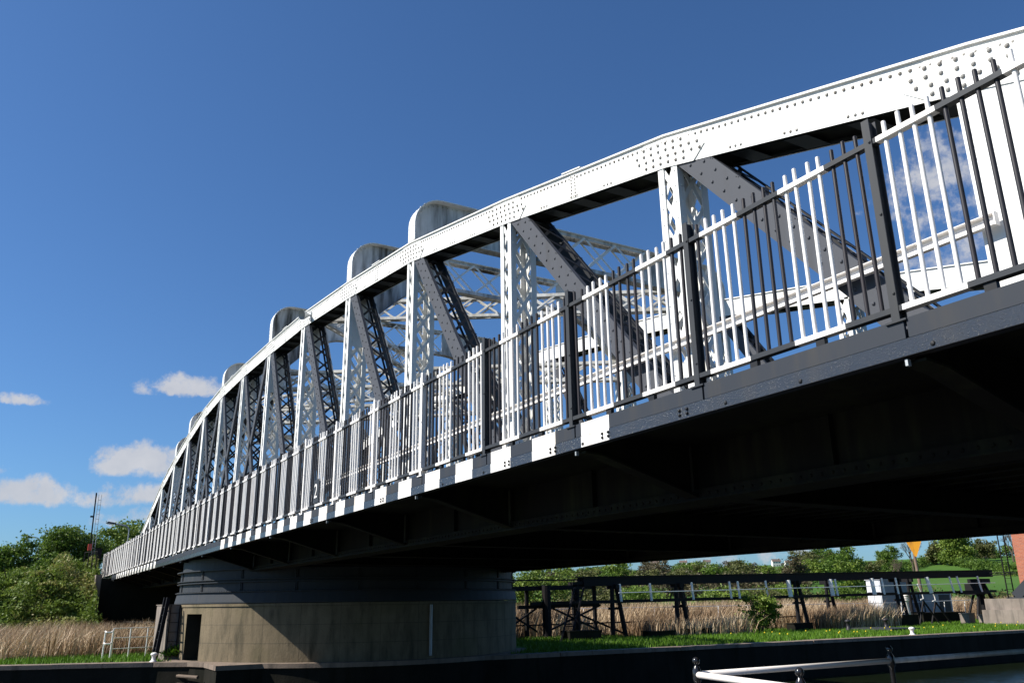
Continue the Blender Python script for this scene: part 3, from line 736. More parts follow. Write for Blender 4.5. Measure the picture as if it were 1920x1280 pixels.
# ================================================================ JETTY WALKWAY ON TRESTLES
J=empty('trestle_walkway',(-34,38,0),'long low black walkway beam carried on trestles across the island behind the bridge','walkway')
def jp(mb,name,mats): 
    o=mb.build(name,mats,J); o.matrix_parent_inverse=Matrix.Translation(-J.location); return o
def zline(y,za,zb): return za+(zb-za)*(y-23.6)/(56.7-23.6)
mb=MB(); mb.bar((-34,23.5,2.55),(-34,56.6,3.08),(.28,0,0),(0,0,.20)); mb.bar((-34,22.9,2.45),(-34,23.6,2.47),(.2,0,0),(0,0,.10)); 
mb.bar((-34,23.4,2.77),(-34,56.5,3.30),(.34,0,0),(0,0,.025)); jp(mb,'deck_beam',[M['steel']])
mb=MB(); mb.bar((-33.7,20.5,1.60),(-33.7,56.6,1.97),(.06,0,0),(0,0,.075)); mb.bar((-33.6,52.5,1.90),(-33.6,55.5,1.93),(.12,0,0),(0,0,.11)); jp(mb,'waling',[M['steel']])
mb=MB(); mb.bar((-34,17.5,2.21),(-34,24,2.33),(.2,0,0),(0,0,.10)); mb.bar((-34,18,2.60),(-34,24,2.66),(.05,0,0),(0,0,.03)); jp(mb,'approach_beam',[M['steel']])
for y,back in ((25.3,0),(29.3,0),(31.6,1),(37.9,0),(43.4,1),(46.6,0),(51.3,1)):
    x=-33.9 if not back else -36.4; zt=zline(y,2.4,2.9); mb=MB()
    mb.rod((x+.1,y-.12,zt),(x+.25,y-.30,.15),.10,.12,10); mb.rod((x+.1,y+.12,zt),(x+.3,y+.42,.05),.10,.12,10)
    mb.bar((x,y-.30,zt*.55),(x,y+.35,zt*.55),(.05,0,0),(0,0,.06)); mb.bar((x-.4,y,zt-.1),(x+.4,y,zt-.1),(0,.09,0),(0,0,.10))
    jp(mb,'trestle',[M['steel']])
# spreading end trestle
mb=MB(); y=55.3; x=-33.9; mb.rod((x,y,2.75),(x,y,.25),.16,.17,10)
mb.box((x-.5,y-.55,2.45),(x+.5,y+.35,2.75)); mb.box((x-.6,y-.8,1.75),(x+.2,y+.1,2.44))
for dy,dx in ((-1.2,.2),(-.7,-.8),(1.5,.3),(.9,-.9),(.5,.9),(2.0,-.2)): mb.bar((x+dx*.1,y+dy*.15,2.7),(x+dx,y+dy,.25),(.06,0,0),(0,.06,0))
mb.bar((x+.3,y-.1,1.35),(x+.2,y+1.3,1.35),(.04,0,0),(0,0,.04)); jp(mb,'end_trestle',[M['steel']])
# white marker posts between waling and beam
for y in (25.45,27.3,30.0,32.6,33.2,35.25,37.0,40.4,40.8,44.0,44.9,46.2,49.3,51.6,52.4,54.6):
    big=y in (37.0,44.0,49.3,40.4); r=.12 if big else .06
    mb=MB(); lean=.12 if y>48 else -.02
    mb.rod((-33.55,y-lean*.5,zline(y,2.42,2.95)),(-33.45,y+lean*.5,zline(y,1.62,1.95)),r,r,10); jp(mb,'marker_post',[M['white_clean']])
mb=MB()
for a,b in ((25.2,47),(47,56)): mb.rod((-33.3,a,zline(a,2.02,2.5)),(-33.3,b,zline(b,2.02,2.5)),.022,.022,6)
jp(mb,'handrail',[M['white_clean']])
mb=MB(); 
for yy,z0_ in ((20.6,0),(23.2,0),(24.4,0)): mb.rod((-34.2,yy,2.4),(-34.2,yy,.2),.10,.10,8)
mb.rod((-33.6,21.3,2.4),(-33.6,21.3,.2),.20,.20,10); mb.rod((-33.9,23.2,2.4),(-33.9,23.2,.2),.12,.12,10)
for a,b in (((-34,21.6,.4),(-34,24.6,1.5)),((-34,21.6,1.5),(-34,24.6,.3)),((-34,19.2,.4),(-34,21.0,1.4)),((-34,19.2,1.4),(-34,21.0,.4)),((-34.2,23.2,1.2),(-34.2,26.0,.2)),((-34.2,19.5,2.3),(-34.2,19.6,1.6))): mb.bar(a,b,(.03,0,0),(0,0,.045))
mb.bar((-34,20,1.45),(-34,24.5,1.52),(.05,0,0),(0,0,.08)); mb.bar((-34.6,18.9,.65),(-34.6,50,.75),(.05,0,0),(0,0,.03))
jp(mb,'braced_tower',[M['steel']])
ladder('ladder',(-32.6,21.6,-.02),(-33.4,23.0,2.3),.45,'dark leaning ladder under the near end of the trestle walkway',.3,.05,perp=(.2,1,0))
# white twin wire fence behind, in the reeds
t=empty('wire_fence',(-38,30,0),'thin white post and rail fence running through the dry reeds','fence')
for k in range(15):
    y=26+k*2.35; tube(t,'post',[(-37.6,y,0),(-37.5,y+.05,1.32)],.028,'white_clean',6)
for z in (1.32,): tube(t,'rail',[(-37.6,24,z),(-37.6,52,z),(-37.6,60,z+.1)],.022,'white_clean',6)
# low timber/concrete blocks under the trestles
for x,y,lx,ly,h,lab in ((-32.8,22.6,.7,1.7,.38,'low dark timber baulk under the near end of the walkway'),(-32.6,26.9,.6,1.5,.26,'dark low baulk beside the second trestle'),(-32.9,29.4,.7,1.6,.30,'dark stone block at the foot of the third trestle'),
                        (-33.6,37.6,.6,1.4,.36,'low dark baulk at the foot of the middle trestle beside the bush'),(-33.2,45.9,.8,1.8,.62,'dark concrete block beside the steel hatch in the grass'),(-33.2,52.2,.6,.6,.62,'pale square concrete footing at the end trestle'),(-33.0,54.1,.7,1.0,.50,'wide concrete footing under the end trestle'),
                        (-36.7,54.6,.8,4.6,.62,'long low dark wall in front of the grey cabin')):
    mb=MB(); mb.box((-lx/2,-ly/2,-.05),(lx/2,ly/2,h)); mb.box((-lx/2-.03,-ly/2-.03,h+.002),(lx/2+.03,ly/2+.03,h+.05)); o=mb.build('footing_block',[M['stone'] if 'pale' in lab or 'wide' in lab else M['wallstone']]); o.location=(x,y,0); tag(o,lab,'block','blocks along the trestles')
# steel hatch with two black posts
t=empty('steel_hatch',(-30.4,40.3,0),'flat dark sheet hatch lying in the island grass','hatch')
mb=MB(); mb.prism([(-1.3,-.9),(1.2,-.9),(1.5,.9),(-1.0,1.1)],'z',.05,.14); mb.build('cover',[M['slate']],t)
for dy,lab in ((-1.2,'left'),(1.9,'right')):
    mb=MB(); mb.lathe((0,0,0),[(.14,0),(.14,.12),(.10,.14),(.10,.42),(.15,.45),(.15,.52),(.05,.58),(.001,.58)],14); o=mb.build('stub_post',[M['bar_black']],smooth=True); o.location=(-31.4,40.0+dy,.0); tag(o,'short black capped post standing at the '+lab+' end of the steel hatch','post','black stub posts by the hatch')
# small leafy bush handled below
# ---------------------------------------------------------------- cabins
t=empty('cabin',(-38.65,52.2,0),'tall narrow pale painted cabin standing in the reeds behind the walkway','cabin')
mb=MB(); mb.box((-.55,-1.4,.2),(.55,1.4,2.80),0,[1,0,0,1,1,0]); mb.build('wall',[M['cabin'],M['cabin_grey']],t)  # sun-side faces pale; shade on the others put in as grey
mb=MB(); mb.box((-.62,-1.47,2.802),(.62,1.47,2.88)); mb.build('roof',[M['cabin']],t)
mb=MB(); mb.box((-.48,-1.43,.35),(-.02,-1.402,1.9)); mb.box((.02,-1.43,.35),(.48,-1.402,1.9)); mb.box((-.48,-1.43,2.02),(-.02,-1.402,2.72)); mb.box((.02,-1.43,2.02),(.48,-1.402,2.72)); mb.build('door',[M['cabin']],t)
mb=MB(); mb.box((-.56,-1.44,1.93),(.56,-1.402,1.99)); mb.build('lintel',[M['steel']],t)
t=empty('cabin',(-38.8,56.1,0),'wide low grey cabin behind the white post clutter near the walkway end','cabin')
mb=MB(); mb.box((-.8,-2.1,.4),(.8,2.1,1.95),0); mb.build('wall',[M['cabin_grey']],t)
mb=MB(); mb.box((-.86,-2.16,1.952),(.86,2.16,2.01)); mb.build('roof',[M['cabin']],t)
mb=MB(); mb.box((.802,.7,.5),(.83,1.9,1.8)); mb.build('door',[M['slate']],t)
mb=MB(); mb.box((.803,2.0,.4),(.84,2.09,1.94)); mb.build('corner_post',[M['cabin']],t)
ladder('ladder',(-37.85,54.7,.3),(-37.95,54.7,1.85),.42,'thin dark ladder standing against the grey cabin',.3,.022,perp=(0,1,0))
# white capstan post
mb=MB(); mb.lathe((0,0,0),[(.16,0),(.16,.1),(.26,.3),(.28,.6),(.22,.8),(.20,1.4),(.24,1.5),(.30,1.55),(.30,1.62),(.22,1.66),(.30,1.7),(.30,1.8),(.22,1.84),(.30,1.88),(.30,2.0),(.001,2.02)],20)
o=mb.build('capstan_post',[M['rust_white']],smooth=True); o.location=(-34.5,48.2,.35); o.scale=(.7,.7,.72); tag(o,'fat white post with three rings standing before the grey cabin','post')
for k,(y,h) in enumerate(((52.3,1.9),(53.5,1.8))):
    t=empty('signal_post',(-34.6,y-2.2,0),('left' if k==0 else 'right')+' leaning dark rod with a white cranked head before the grey cabin','post','cranked rods before the grey cabin')
    mb=MB(); mb.bar((0,0,h*.75),(.3,.9,0),(.04,0,0),(0,.05,0)); mb.bar((0,0,h*.75),(0,-.7,0),(.04,0,0),(0,.05,0)); mb.build('stand',[M['steel']],t)
    mb=MB(); mb.rod((0,-.35,h+.55),(0,.0,h-.1),.035,.035,8); mb.rod((0,0,h-.1),(0,.05,h-.35),.035,.035,8); mb.rod((0,.05,h-.35),(0,-.25,h-.4),.035,.035,8); mb.build('crank',[M['white_clean']],t)
# ---------------------------------------------------------------- navigation sign, brick tower
t=empty('triangle_sign',(-60,86.7,0),'faded orange inverted triangle board on a rusty post beyond the cabins','sign'); t.rotation_euler=(0,0,math.radians(-48))
mb=MB(); mb.rod((0,-.1,6.3),(0,.1,0),.16,.19,10); mb.build('post',[M['rustpole']],t)
mb=MB(); mb.prism([(-1.0,8.1),(1.0,8.1),(.09,5.95),(-.09,5.95)],'x',-.04,.04)
mb.v=[(v[0]+.25,v[1],v[2]) for v in mb.v]; mb.build('board',[M['sign']],t)
t=empty('brick_tower',(-28.0,55.3,0),'red brick tower with stone base at the far end of the island','tower')
mb=MB(); w0,w1=2.1,2.1
vs=[(-w0,-w0,1.9),(w0,-w0,1.9),(w0,w0,1.9),(-w0,w0,1.9),(-w1,-w1,5.55),(w1,-w1,5.55),(w1,w1,5.55),(-w1,w1,5.55)]
mb.add(vs,[(0,3,2,1),(4,5,6,7),(0,1,5,4),(2,3,7,6),(1,2,6,5),(3,0,4,7)]); mb.build('brick_wall',[M['brick']],t)
mb=MB(); mb.box((-2.4,-2.4,5.552),(2.35,2.35,5.68)); mb.build('cornice',[M['stone']],t)
mb=MB(); mb.box((-4.0,-3.4,-.1),(2.6,3,.85)); mb.box((-3.85,-3.2,.852),(2.45,2.8,1.50)); mb.build('stone_base',[M['stone']],t)
t=empty('steel_strut',(-29.9,53.0,1.5),'thick dark inclined steel strut resting on the stone base of the brick tower','strut')
mb=MB(); mb.bar((-.4,0,.1),(2.0,.1,2.2),(.20,0,-.20),(0,.2,0)); mb.bar((-.9,0,.04),(.3,0,.04),(0,.3,0),(0,0,.04)); mb.build('arm',[M['slate']],t)
ladder('ladder',(-30.6,52.9,1.52),(-30.6,52.9,5.4),.45,'tall thin dark ladder beside the brick tower',.32,.025,perp=(.3,1,0))
mb=MB(); mb.rod((-34,56.2,3.12),(-31.5,55.5,3.1),.03,.03,6); mb.rod((-34,56.2,2.95),(-31.5,55.5,3.0),.03,.03,6); tag(mb.build('tie_rod',[M['steel']]),'pair of thin dark tie rods from the walkway end to the tower','rods')

# ================================================================ NEAR RAILING
t=empty('quay_railing',(-5.4,4.75,0),'black ball topped posts joined by white tubular rails at the water edge, nearest the viewer','railing')
posts=[(-5.38,4.80),(-5.40,7.20),(-5.42,9.6),(-5.44,12.0),(-4.13,4.57),(-2.9,4.36)]
for x,y in posts:
    mb=MB(); prof=[(.07,0),(.07,.03),(.04,.06),(.025,.10),(.025,.50),(.032,.52),(.032,.60),(.022,.62),(.022,1.03),(.030,1.04),(.034,1.06),(.034,1.12),(.026,1.14),(.018,1.155),(.014,1.165)]
    rb=.030; prof+=[(max(rb*math.sin(a),.001),1.192-rb*math.cos(a)) for a in np.linspace(.4,PI,9)]
    mb.lathe((x,y,0),prof,18); o=mb.build('post',[M['gloss']],t,smooth=True); o.matrix_parent_inverse=Matrix.Translation(-t.location)
def rail(a,b,z,r,mat):
    mb=MB(); mb.rod((a[0],a[1],z),(b[0],b[1],z),r*.74,r*.74,16); o=mb.build('rail',[M[mat]],t,smooth=True); o.matrix_parent_inverse=Matrix.Translation(-t.location)
ps=posts
for z in (1.09,.56):
    rail(ps[0],ps[1],z,.033,'rust_white'); rail(ps[1],ps[2],z,.033,'lattice'); rail(ps[2],ps[3],z,.033,'lattice'); rail(ps[0],ps[4],z,.033,'rust_white'); rail(ps[4],ps[5],z,.033,'rust_white')

# ================================================================ FAR GROUND
def sm(a,b,x): t=np.clip((x-a)/(b-a),0,1); return t*t*(3-2*t)
def hgt(x,y):
    d=np.hypot(x,y); az=y/np.maximum(-x,1)           # 0 along the bridge, grows to the right
    right=sm(.35,.75,az)
    h=right*(sm(70,430,d)*17.5)*(.86+.14*sm(.7,1.8,az))
    h+=right*(1.6*np.sin(x*.017+1)+1.3*np.sin(y*.021))*sm(120,300,d)
    # road embankment behind the bridge end
    dx=np.maximum(0,-57.5-x)*0+np.maximum(0,x+57.5); dy=np.maximum(0,np.abs(y-11.4)-8.2)
    e=np.clip(1-np.hypot(dx*1.1,dy)/9.0,0,1); e=e*e*(3-2*e); e=np.where((x>-56.9)&(y>4.3),0,e)
    h=h+3.35*e
    h+=3.0*sm(60,160,-x)*(1-sm(-.02,.3,np.abs(az-.0)))*(1-e)
    h+= -.25*(1-e)*(1-sm(60,90,d))
    return h
gx=-np.concatenate([np.arange(41,90,1.0),np.arange(90,200,4.),np.arange(200,500,12.),np.arange(500,1400,60.),[1400,2000,3000]])
gy=np.concatenate([[-2500,-1200,-600,-300,-150,-80],np.arange(-50,70,1.2),np.arange(70,200,4.),np.arange(200,600,12.),np.arange(600,1400,60.),[1400,2000,3000]])
XX,YY=np.meshgrid(gx,gy,indexing='ij'); ZZ=hgt(XX,YY); ZZ=np.where(XX>-41.5,-.6,ZZ)
V=np.column_stack([XX.ravel(),YY.ravel(),ZZ.ravel()]); ni,nj=XX.shape
I,Jn=np.meshgrid(np.arange(ni-1),np.arange(nj-1),indexing='ij'); a=(I*nj+Jn).ravel(); F=np.column_stack([a,a+nj,a+nj+1,a+1])
tag(np_mesh('ground',V,F,M['pasture'],smooth=True),kind='structure')
# far land to the right of the island (canal closes round a bend)
gx2=np.arange(-41.0,-3,4.0); gy2=np.concatenate([[160.2],np.arange(164,600,12.),[1000,2000,3000]])
XX,YY=np.meshgrid(gx2,gy2,indexing='ij'); ZZ=hgt(XX,YY); V=np.column_stack([XX.ravel(),YY.ravel(),ZZ.ravel()]); ni,nj=XX.shape
I,Jn=np.meshgrid(np.arange(ni-1),np.arange(nj-1),indexing='ij'); a=(I*nj+Jn).ravel(); F=np.column_stack([a,a+nj,a+nj+1,a+1])
tag(np_mesh('far_bank',V,F,M['pasture'],smooth=True),kind='structure')

# ================================================================ ABUTMENT, ROAD, FAR BANK
t=empty('bridge_abutment',(-57,11,0),'concrete abutment under the far end of the bridge, its sunlit and shaded faces coloured pale and dark','abutment')
mb=MB(); 
mb.box((-66,4.25,.95),(-55.0,4.55,3.52),0); mb.box((-66,4.551,.95),(-55.0,18.6,3.30),1)  # sunlit end slab coloured pale, shaded body coloured near black
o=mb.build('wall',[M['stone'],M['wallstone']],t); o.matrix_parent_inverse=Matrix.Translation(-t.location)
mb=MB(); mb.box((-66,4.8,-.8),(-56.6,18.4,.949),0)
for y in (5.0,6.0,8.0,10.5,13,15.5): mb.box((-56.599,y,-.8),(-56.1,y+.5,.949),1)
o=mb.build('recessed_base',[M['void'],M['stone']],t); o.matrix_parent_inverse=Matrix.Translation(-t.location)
mb=MB(); mb.bar((-56,5.2,.93),(-45.5,8.3,.95),(0,.03,0),(0,0,.03)); o=mb.build('service_pipe',[M['steel']],t); o.matrix_parent_inverse=Matrix.Translation(-t.location)
mb=MB(); mb.box((-200,5.5,3.4),(-61.9,17.3,3.46)); tag(mb.build('road',[M['tarmac']]),kind='structure')
mb=MB(); mb.box((-50.6,-14,-1.2),(-50.0,12,.42),0); mb.box((-50.75,-14,.422),(-49.9,12,.52),1)
tag(mb.build('retaining_wall',[M['wallstone'],M['coping']]),'low dark retaining wall behind the reeds across the side channel','wall')
t=empty('bank_railing',(-58.5,3.4,3.3),'dark thin railing at the top of the bank beside the fence end','railing')
for k in range(4): tube(t,'post',[(-58.6+k*.45,3.75+k*.19,2.9),(-58.6+k*.45,3.75+k*.19,5.0)],.03,'steel',6)
for z in (4.95,3.5): tube(t,'rail',[(-58.6,3.75,z),(-57.2,4.34,z)],.02,'steel',6)
mb=MB(); mb.rod((-54,2.0-.3,-.2),(-54.1,2.05-.3,2.35),.10,.09,8); tag(mb.build('bank_post',[M['steel']]),'single dark post standing on the bank left of the abutment','post')

# ================================================================ MASTS AND LAMPS
t=empty('signal_mast',(-60,4.25,3.2),'tall thin dark signal mast with a ladder at the far end of the bridge','mast')
tube(t,'pole',[(-60,4.10,3.2),(-60,4.02,8.75)],.040,'steel')
mb=MB(); 
for y in (-.05,.11): mb.rod((0,y,0),(0,y-.02,5.45),.015,.015,6)
for k in range(17): mb.rod((0,-.05,.3+k*.3),(0,.11,.3+k*.3),.012,.012,6)
mb.build('ladder',[M['galv']],t)
mb=MB(); mb.box((-.15,-.30,1.95),(.15,-.08,2.35)); mb.build('signal_head',[M['red']],t)
mb=MB(); mb.box((-.2,.18,1.45),(.2,.52,2.1)); mb.build('cabinet',[M['steel']],t)
mb=MB(); mb.rod((0,-.22,5.2),(0,-.22,5.5),.04,.04,6); mb.box((-.06,-.4,4.0),(.06,-.2,4.1)); mb.build('aerial',[M['steel']],t)
def lamp(loc,h,arm,label,s=1):
    t=empty('street_lamp',loc,label,'street lamp','street lamps on the road beyond the bridge')
    mb=MB(); mb.rod((0,0,0),(0,0,h*.3),.09*s,.08*s,10); mb.rod((0,0,h*.3),(0,0,h-.5*s),.055*s,.05*s,10); mb.build('pole',[M['galv']],t)
    pts=[(0,0,h-.5*s)]+[(0,-.5*s*(1-math.cos(a)),h-.5*s+.5*s*math.sin(a)) for a in np.linspace(0,PI/2,6)[1:]]+[(0,-arm,h+.12*s)]
    mb=MB(); mb.path(pts,.065*s,8); mb.build('arm',[M['galv']],t)
    mb=MB(); mb.prism([(-arm-.75*s,h+.16*s),(-arm+.1*s,h+.06*s),(-arm+.1*s,h+.2*s),(-arm-.55*s,h+.30*s)],'x',-.13*s,.13*s); mb.build('lamp_head',[M['slate']],t)
    mb=MB(); mb.prism([(-arm-.7*s,h+.145*s),(-arm-.1*s,h+.075*s),(-arm-.2*s,h+.02*s),(-arm-.6*s,h+.08*s)],'x',-.10*s,.10*s); mb.build('diffuser',[M['glass']],t)
lamp((-64,6.62,3.4),3.9-.2,.95,'grey curved arm street lamp rising from behind the fence beside the leafy tree',.75)
lamp((-120,2.5,3.0),7.1,1.35,'grey street lamp further off between two green trees at the left',1.1)
t=empty('whip_aerial',(-66,8.4,3.4),'very thin whip aerial standing just left of the truss end','aerial'); tube(t,'rod',[(-66,8.25,3.4),(-66,8.45,7.5)],.03,'steel',6)

# ================================================================ VEGETATION
def crown(name,parent,mat,centers,nleaf,size,flat=.0,gap=.35,sky=0):
    """leaf quads (two-triangle diamonds) in clumps spread through lobes; centers: (x,y,z,rx,ry,rz)"""
    Vs=[];Ts=[]
    tot=sum(c[3]*c[4]*c[5] for c in centers)
    for c in centers:
        n=int(nleaf*(c[3]*c[4]*c[5])/tot)+20; k=max(8,n//45)
        u=rng.normal(size=(k,3)); u/=np.linalg.norm(u,axis=1)[:,None]; r=(.42+.58*rng.random(k)**.55)*(1+.22*rng.normal(size=k)*gap)
        cl=u*r[:,None]*np.array(c[3:6])+np.array(c[:3])
        ct=np.clip(.5+.28*rng.normal(size=k),0,1)
        idx=rng.integers(0,k,n); sp=np.array([c[3],c[4],c[5]])*(.16+.10*rng.random((n,1)))
        p=cl[idx]+rng.normal(size=(n,3))*sp
        nn=rng.normal(size=(n,3))+np.array([0,0,.55]); nn/=np.linalg.norm(nn,axis=1)[:,None]
        a=np.cross(nn,rng.normal(size=(n,3))); a/=np.linalg.norm(a,axis=1)[:,None]; b=np.cross(nn,a)
        s=size*(.6+.8*rng.random((n,1)))
        V=np.empty((n*4,3)); V[0::4]=p-a*s;V[1::4]=p-b*s*.55;V[2::4]=p+a*s;V[3::4]=p+b*s*.55
        Vs.append(V);Ts.append(np.clip(ct[idx]+.12*rng.normal(size=n),0,1))
    V=np.vstack(Vs);T=np.concatenate(Ts);F=np.arange(len(V)).reshape(-1,4)
    return np_mesh(name,V,F,mat,parent,T)
def limbs(mb,p,d,L,r,depth,rnd,spread=.6,up=.15):
    q=p+d*L; mb.rod(p,q,r,r*.68,6 if depth>1 else 4,0,False)
    if depth==0: return
    for k in range(rnd.choice((2,3,3)) if depth>1 else 3):
        v=Vector((rnd.gauss(0,1),rnd.gauss(0,1),rnd.gauss(0,.7))).normalized()
        nd=(d+v*spread+Vector((0,0,up))).normalized(); limbs(mb,q,nd,L*rnd.uniform(.62,.82),r*.6,depth-1,rnd,spread,up)
def tree(name,loc,h,w,mat,n,size,label,cat='tree',group=None,seed=1,trunk=.22,lobes=9,depth=3,low=.18):
    rnd=random.Random(seed); t=empty(name,loc,label,cat,group)
    mb=MB(); limbs(mb,Vector((0,0,-.2)),Vector((rnd.uniform(-.05,.05),rnd.uniform(-.05,.05),1)),h*.30,h*.022*trunk/.22,depth,rnd); mb.build('trunk',[M['bark']],t)
    cs=[(0,0,h*.58,w*.30,w*.30,h*.27)]
    for k in range(lobes):
        a=rnd.uniform(0,2*PI); q=rnd.uniform(.35,1)*w*.33; z=rnd.uniform(low+.12,.86)*h; s=rnd.uniform(.15,.26)
        if z>h*.75: q*=.5
        cs.append((math.cos(a)*q,math.sin(a)*q,z,w*s,w*s,h*s*.7))
    crown('crown',t,M[mat],cs,n,size); return t
def bare(name,loc,h,label,seed=1):
    rnd=random.Random(seed); t=empty(name,loc,label,'tree'); mb=MB(); limbs(mb,Vector((0,0,-.3)),Vector((0,0,1)),h*.26,h*.030,6,rnd,.55,.22); mb.build('trunk',[M['bark']],t); return t
def gz(x,y): return float(hgt(np.array([float(x)]),np.array([float(y)]))[0])
def bush(name,loc,w,h,mat,n,size,label,group,seed=1,cat='bush',lobes=8):
    rnd=random.Random(seed); t=empty(name,loc,label,cat,group)
    mb=MB()
    for k in range(7):
        a=rnd.uniform(0,2*PI); mb.rod((0,0,-.1),(math.cos(a)*w*.3,math.sin(a)*w*.3,h*rnd.uniform(.6,.95)),.03,.012,5)
    mb.build('stem',[M['bark']],t)
    cs=[(0,0,h*.42,w*.34,w*.34,h*.38)]
    for k in range(lobes):
        a=rnd.uniform(0,2*PI); q=rnd.uniform(.3,1)*w*.36; cs.append((math.cos(a)*q,math.sin(a)*q,rnd.uniform(.25,.82)*h,w*.17,w*.17,h*.17))
    crown('foliage',t,M[mat],cs,n,size); return t
# left bank
tree('hawthorn_tree',(-66,3.3,2.9),4.3,5.2,'leaf_dark',26000,.08,'large dense dark green tree on the bank just left of the mast',seed=3,lobes=16,low=0)
tree('young_tree',(-64,.2,2.5),3.7,3.6,'leaf_dark',11000,.085,'smaller green tree with upright shoots at the left edge of the photo',seed=5,lobes=9,low=0)
tree('maple_tree',(-72,8.0,3.3),5.2,7.5,'leaf_bright',9000,.11,'light green open leaved tree behind the far end of the fence',seed=8,lobes=10,low=0)
tree('maple_tree',(-84,12.5,3.3),5.0,7,'leaf_bright',6000,.12,'pale green tree further back showing over the fence near the truss end',seed=18,lobes=10,low=0)
blab=['bright green rounded bush at the left edge half way up the bank','leafy bush high on the bank below the dark tree','low spreading bush on the middle of the bank','pale bush on the bank near the abutment face','dark bush under the mast beside the abutment','small bush at the foot of the bank above the reeds','wide green bush low at the left edge','thin bush between the reeds and the abutment']
bl=[(-58.5,.2,2.6,3.6,1.9,'leaf_bright',7000),(-60.5,2.2,2.8,3.4,2.0,'leaf_dark',8000),(-56.5,1.6,1.4,2.6,1.1,'scrub',5000),(-54.6,2.2,.6,2.2,1.2,'scrub',5200),(-59.8,3.1,2.4,1.6,1.5,'leaf_dark',4200),(-53.4,1.2,-.1,2.2,.9,'scrub',4200),(-55.2,-.6,.9,3.2,1.5,'leaf_bright',6500),(-52.9,2.5,-.2,1.6,1.0,'leaf_bright',3500)]
for k,(x,y,z,w,h,m,n_) in enumerate(bl): bush('bush',(x,y,gz(x,y)-.1),w,h,m,n_,.075,blab[k],'bushes on the left bank',seed=20+k)
k=95000; pts=np.column_stack([rng.uniform(-66,-51,k),rng.uniform(-6,4.6,k)]); zz=hgt(pts[:,0],pts[:,1])
V=np.empty((k*4,3)); c=np.column_stack([pts,zz+rng.random(k)**1.5*(.6+.75*np.clip(np.sin(pts[:,0]*.8+1.3*pts[:,1])+.4*np.sin(pts[:,1]*3.1),0,2))]); a_=rng.normal(size=(k,3)); a_/=np.linalg.norm(a_,axis=1)[:,None]; b_=np.cross(a_,rng.normal(size=(k,3))); b_/=np.linalg.norm(b_,axis=1)[:,None]; s=.075*(.6+.9*rng.random((k,1)))
V[0::4]=c-a_*s;V[1::4]=c-b_*s*.5;V[2::4]=c+a_*s;V[3::4]=c+b_*s*.5
pn=np.clip(.5+.35*np.sin(pts[:,0]*1.1+2*np.sin(pts[:,1]*.9))+.2*rng.normal(size=k),0,1)
tag(np_mesh('undergrowth',V,np.arange(k*4).reshape(-1,4),M['scrub'],cols=pn),'brambles and weeds covering the left bank','undergrowth',kind='stuff')
# reeds
def reeds(n,x0,x1,y0,y1,h,w,zb,poly=None,bend=.3):
    p=np.column_stack([rng.uniform(x0,x1,n),rng.uniform(y0,y1,n)]); 
    if poly is not None: p=p[in_poly(p,poly)]
    m=len(p); a=rng.uniform(0,2*PI,m); hh=(h[0]+(h[1]-h[0])*rng.random(m))*(.9+.12*np.sin(p[:,1]*.7)*np.sin(p[:,0])) ; ww=w*(.5+rng.random(m))
    base=np.column_stack([p,np.full(m,zb)]); dx=np.column_stack([np.cos(a)*ww,np.sin(a)*ww,np.zeros(m)])
    ln=np.column_stack([rng.normal(0,.18,m),rng.normal(.12,.20,m),np.zeros(m)])*hh[:,None]
    mid=base+ln*.4+np.column_stack([np.zeros(m),np.zeros(m),hh*.62]); tip=base+ln*1.25+np.column_stack([np.zeros(m),np.zeros(m),hh])
    V=np.empty((m*5,3)); V[0::5]=base-dx;V[1::5]=base+dx;V[2::5]=mid+dx*.8;V[3::5]=mid-dx*.8;V[4::5]=tip
    i=np.arange(m)*5; F=np.vstack([np.column_stack([i,i+1,i+2]),np.column_stack([i,i+2,i+3]),np.column_stack([i+3,i+2,i+4])])
    t=np.clip(.5+.3*np.sin(p[:,1]*.5+p[:,0])+.25*rng.normal(size=m),0,1); return V,F,np.tile(t,3)
V1,F1,T1=reeds(32000,-49.5,-35.2,-4.5,11.5,(.8,1.75),.014,-.45,bend=.4)
V2,F2,T2=reeds(60000,-52,-35.6,19.5,78,(1.25,2.15),.018,-.25,[(-35.6,26),(-35.8,47.5),(-38.2,48),(-38.2,52),(-42,52),(-42,62),(-37,62),(-37,78),(-60,78),(-60,14),(-37,14)])
V3,F3,T3=reeds(4500,-35.8,-32.4,26.5,33,(.5,1.2),.016,-.05)
V4,F4,T4=reeds(7000,-36.2,-32.6,38.6,44.8,(.8,1.5),.016,-.05)
V=np.vstack([V1,V2,V3,V4]);o1=len(V1);o2=o1+len(V2);o3=o2+len(V3);F=np.vstack([F1,F2+o1,F3+o2,F4+o3])
tag(np_mesh('reeds',V,F,M['reed'],cols=np.concatenate([T1,T2,T3,T4])),'dry tan reed bed filling the side channel','reeds',kind='stuff')
mb=MB(); mb.add([(-58,-60,-.5),(-40.9,-60,-.5),(-40.9,160,-.5),(-58,160,-.5)],[(0,1,2,3)]); tag(mb.build('marsh_ground',[M['earth']]),kind='structure')
mb=MB(); mb.add([(-41,13,-.012),(-35.4,13,-.012),(-35.4,80,-.012),(-41,80,-.012)],[(0,1,2,3)]); mb.add([(-41,-12,-.012),(-36.3,-12,-.012),(-36.3,5,-.012),(-41,5,-.012)],[(0,1,2,3)]); tag(mb.build('reed_soil',[M['earth']]),kind='structure')
bush('elder_bush',(-33.2,34.2,0),2.6,2.3,'leaf_bright',2600,.075,'small green bush growing at the reed edge beside the middle trestle',None,seed=77,lobes=7)
bush('grass_tuft',(-31.5,5.2,0),1.4,.55,'grass',1600,.06,'green tuft at the foot of the ladder beside the pier',None,seed=78,cat='plant',lobes=4)
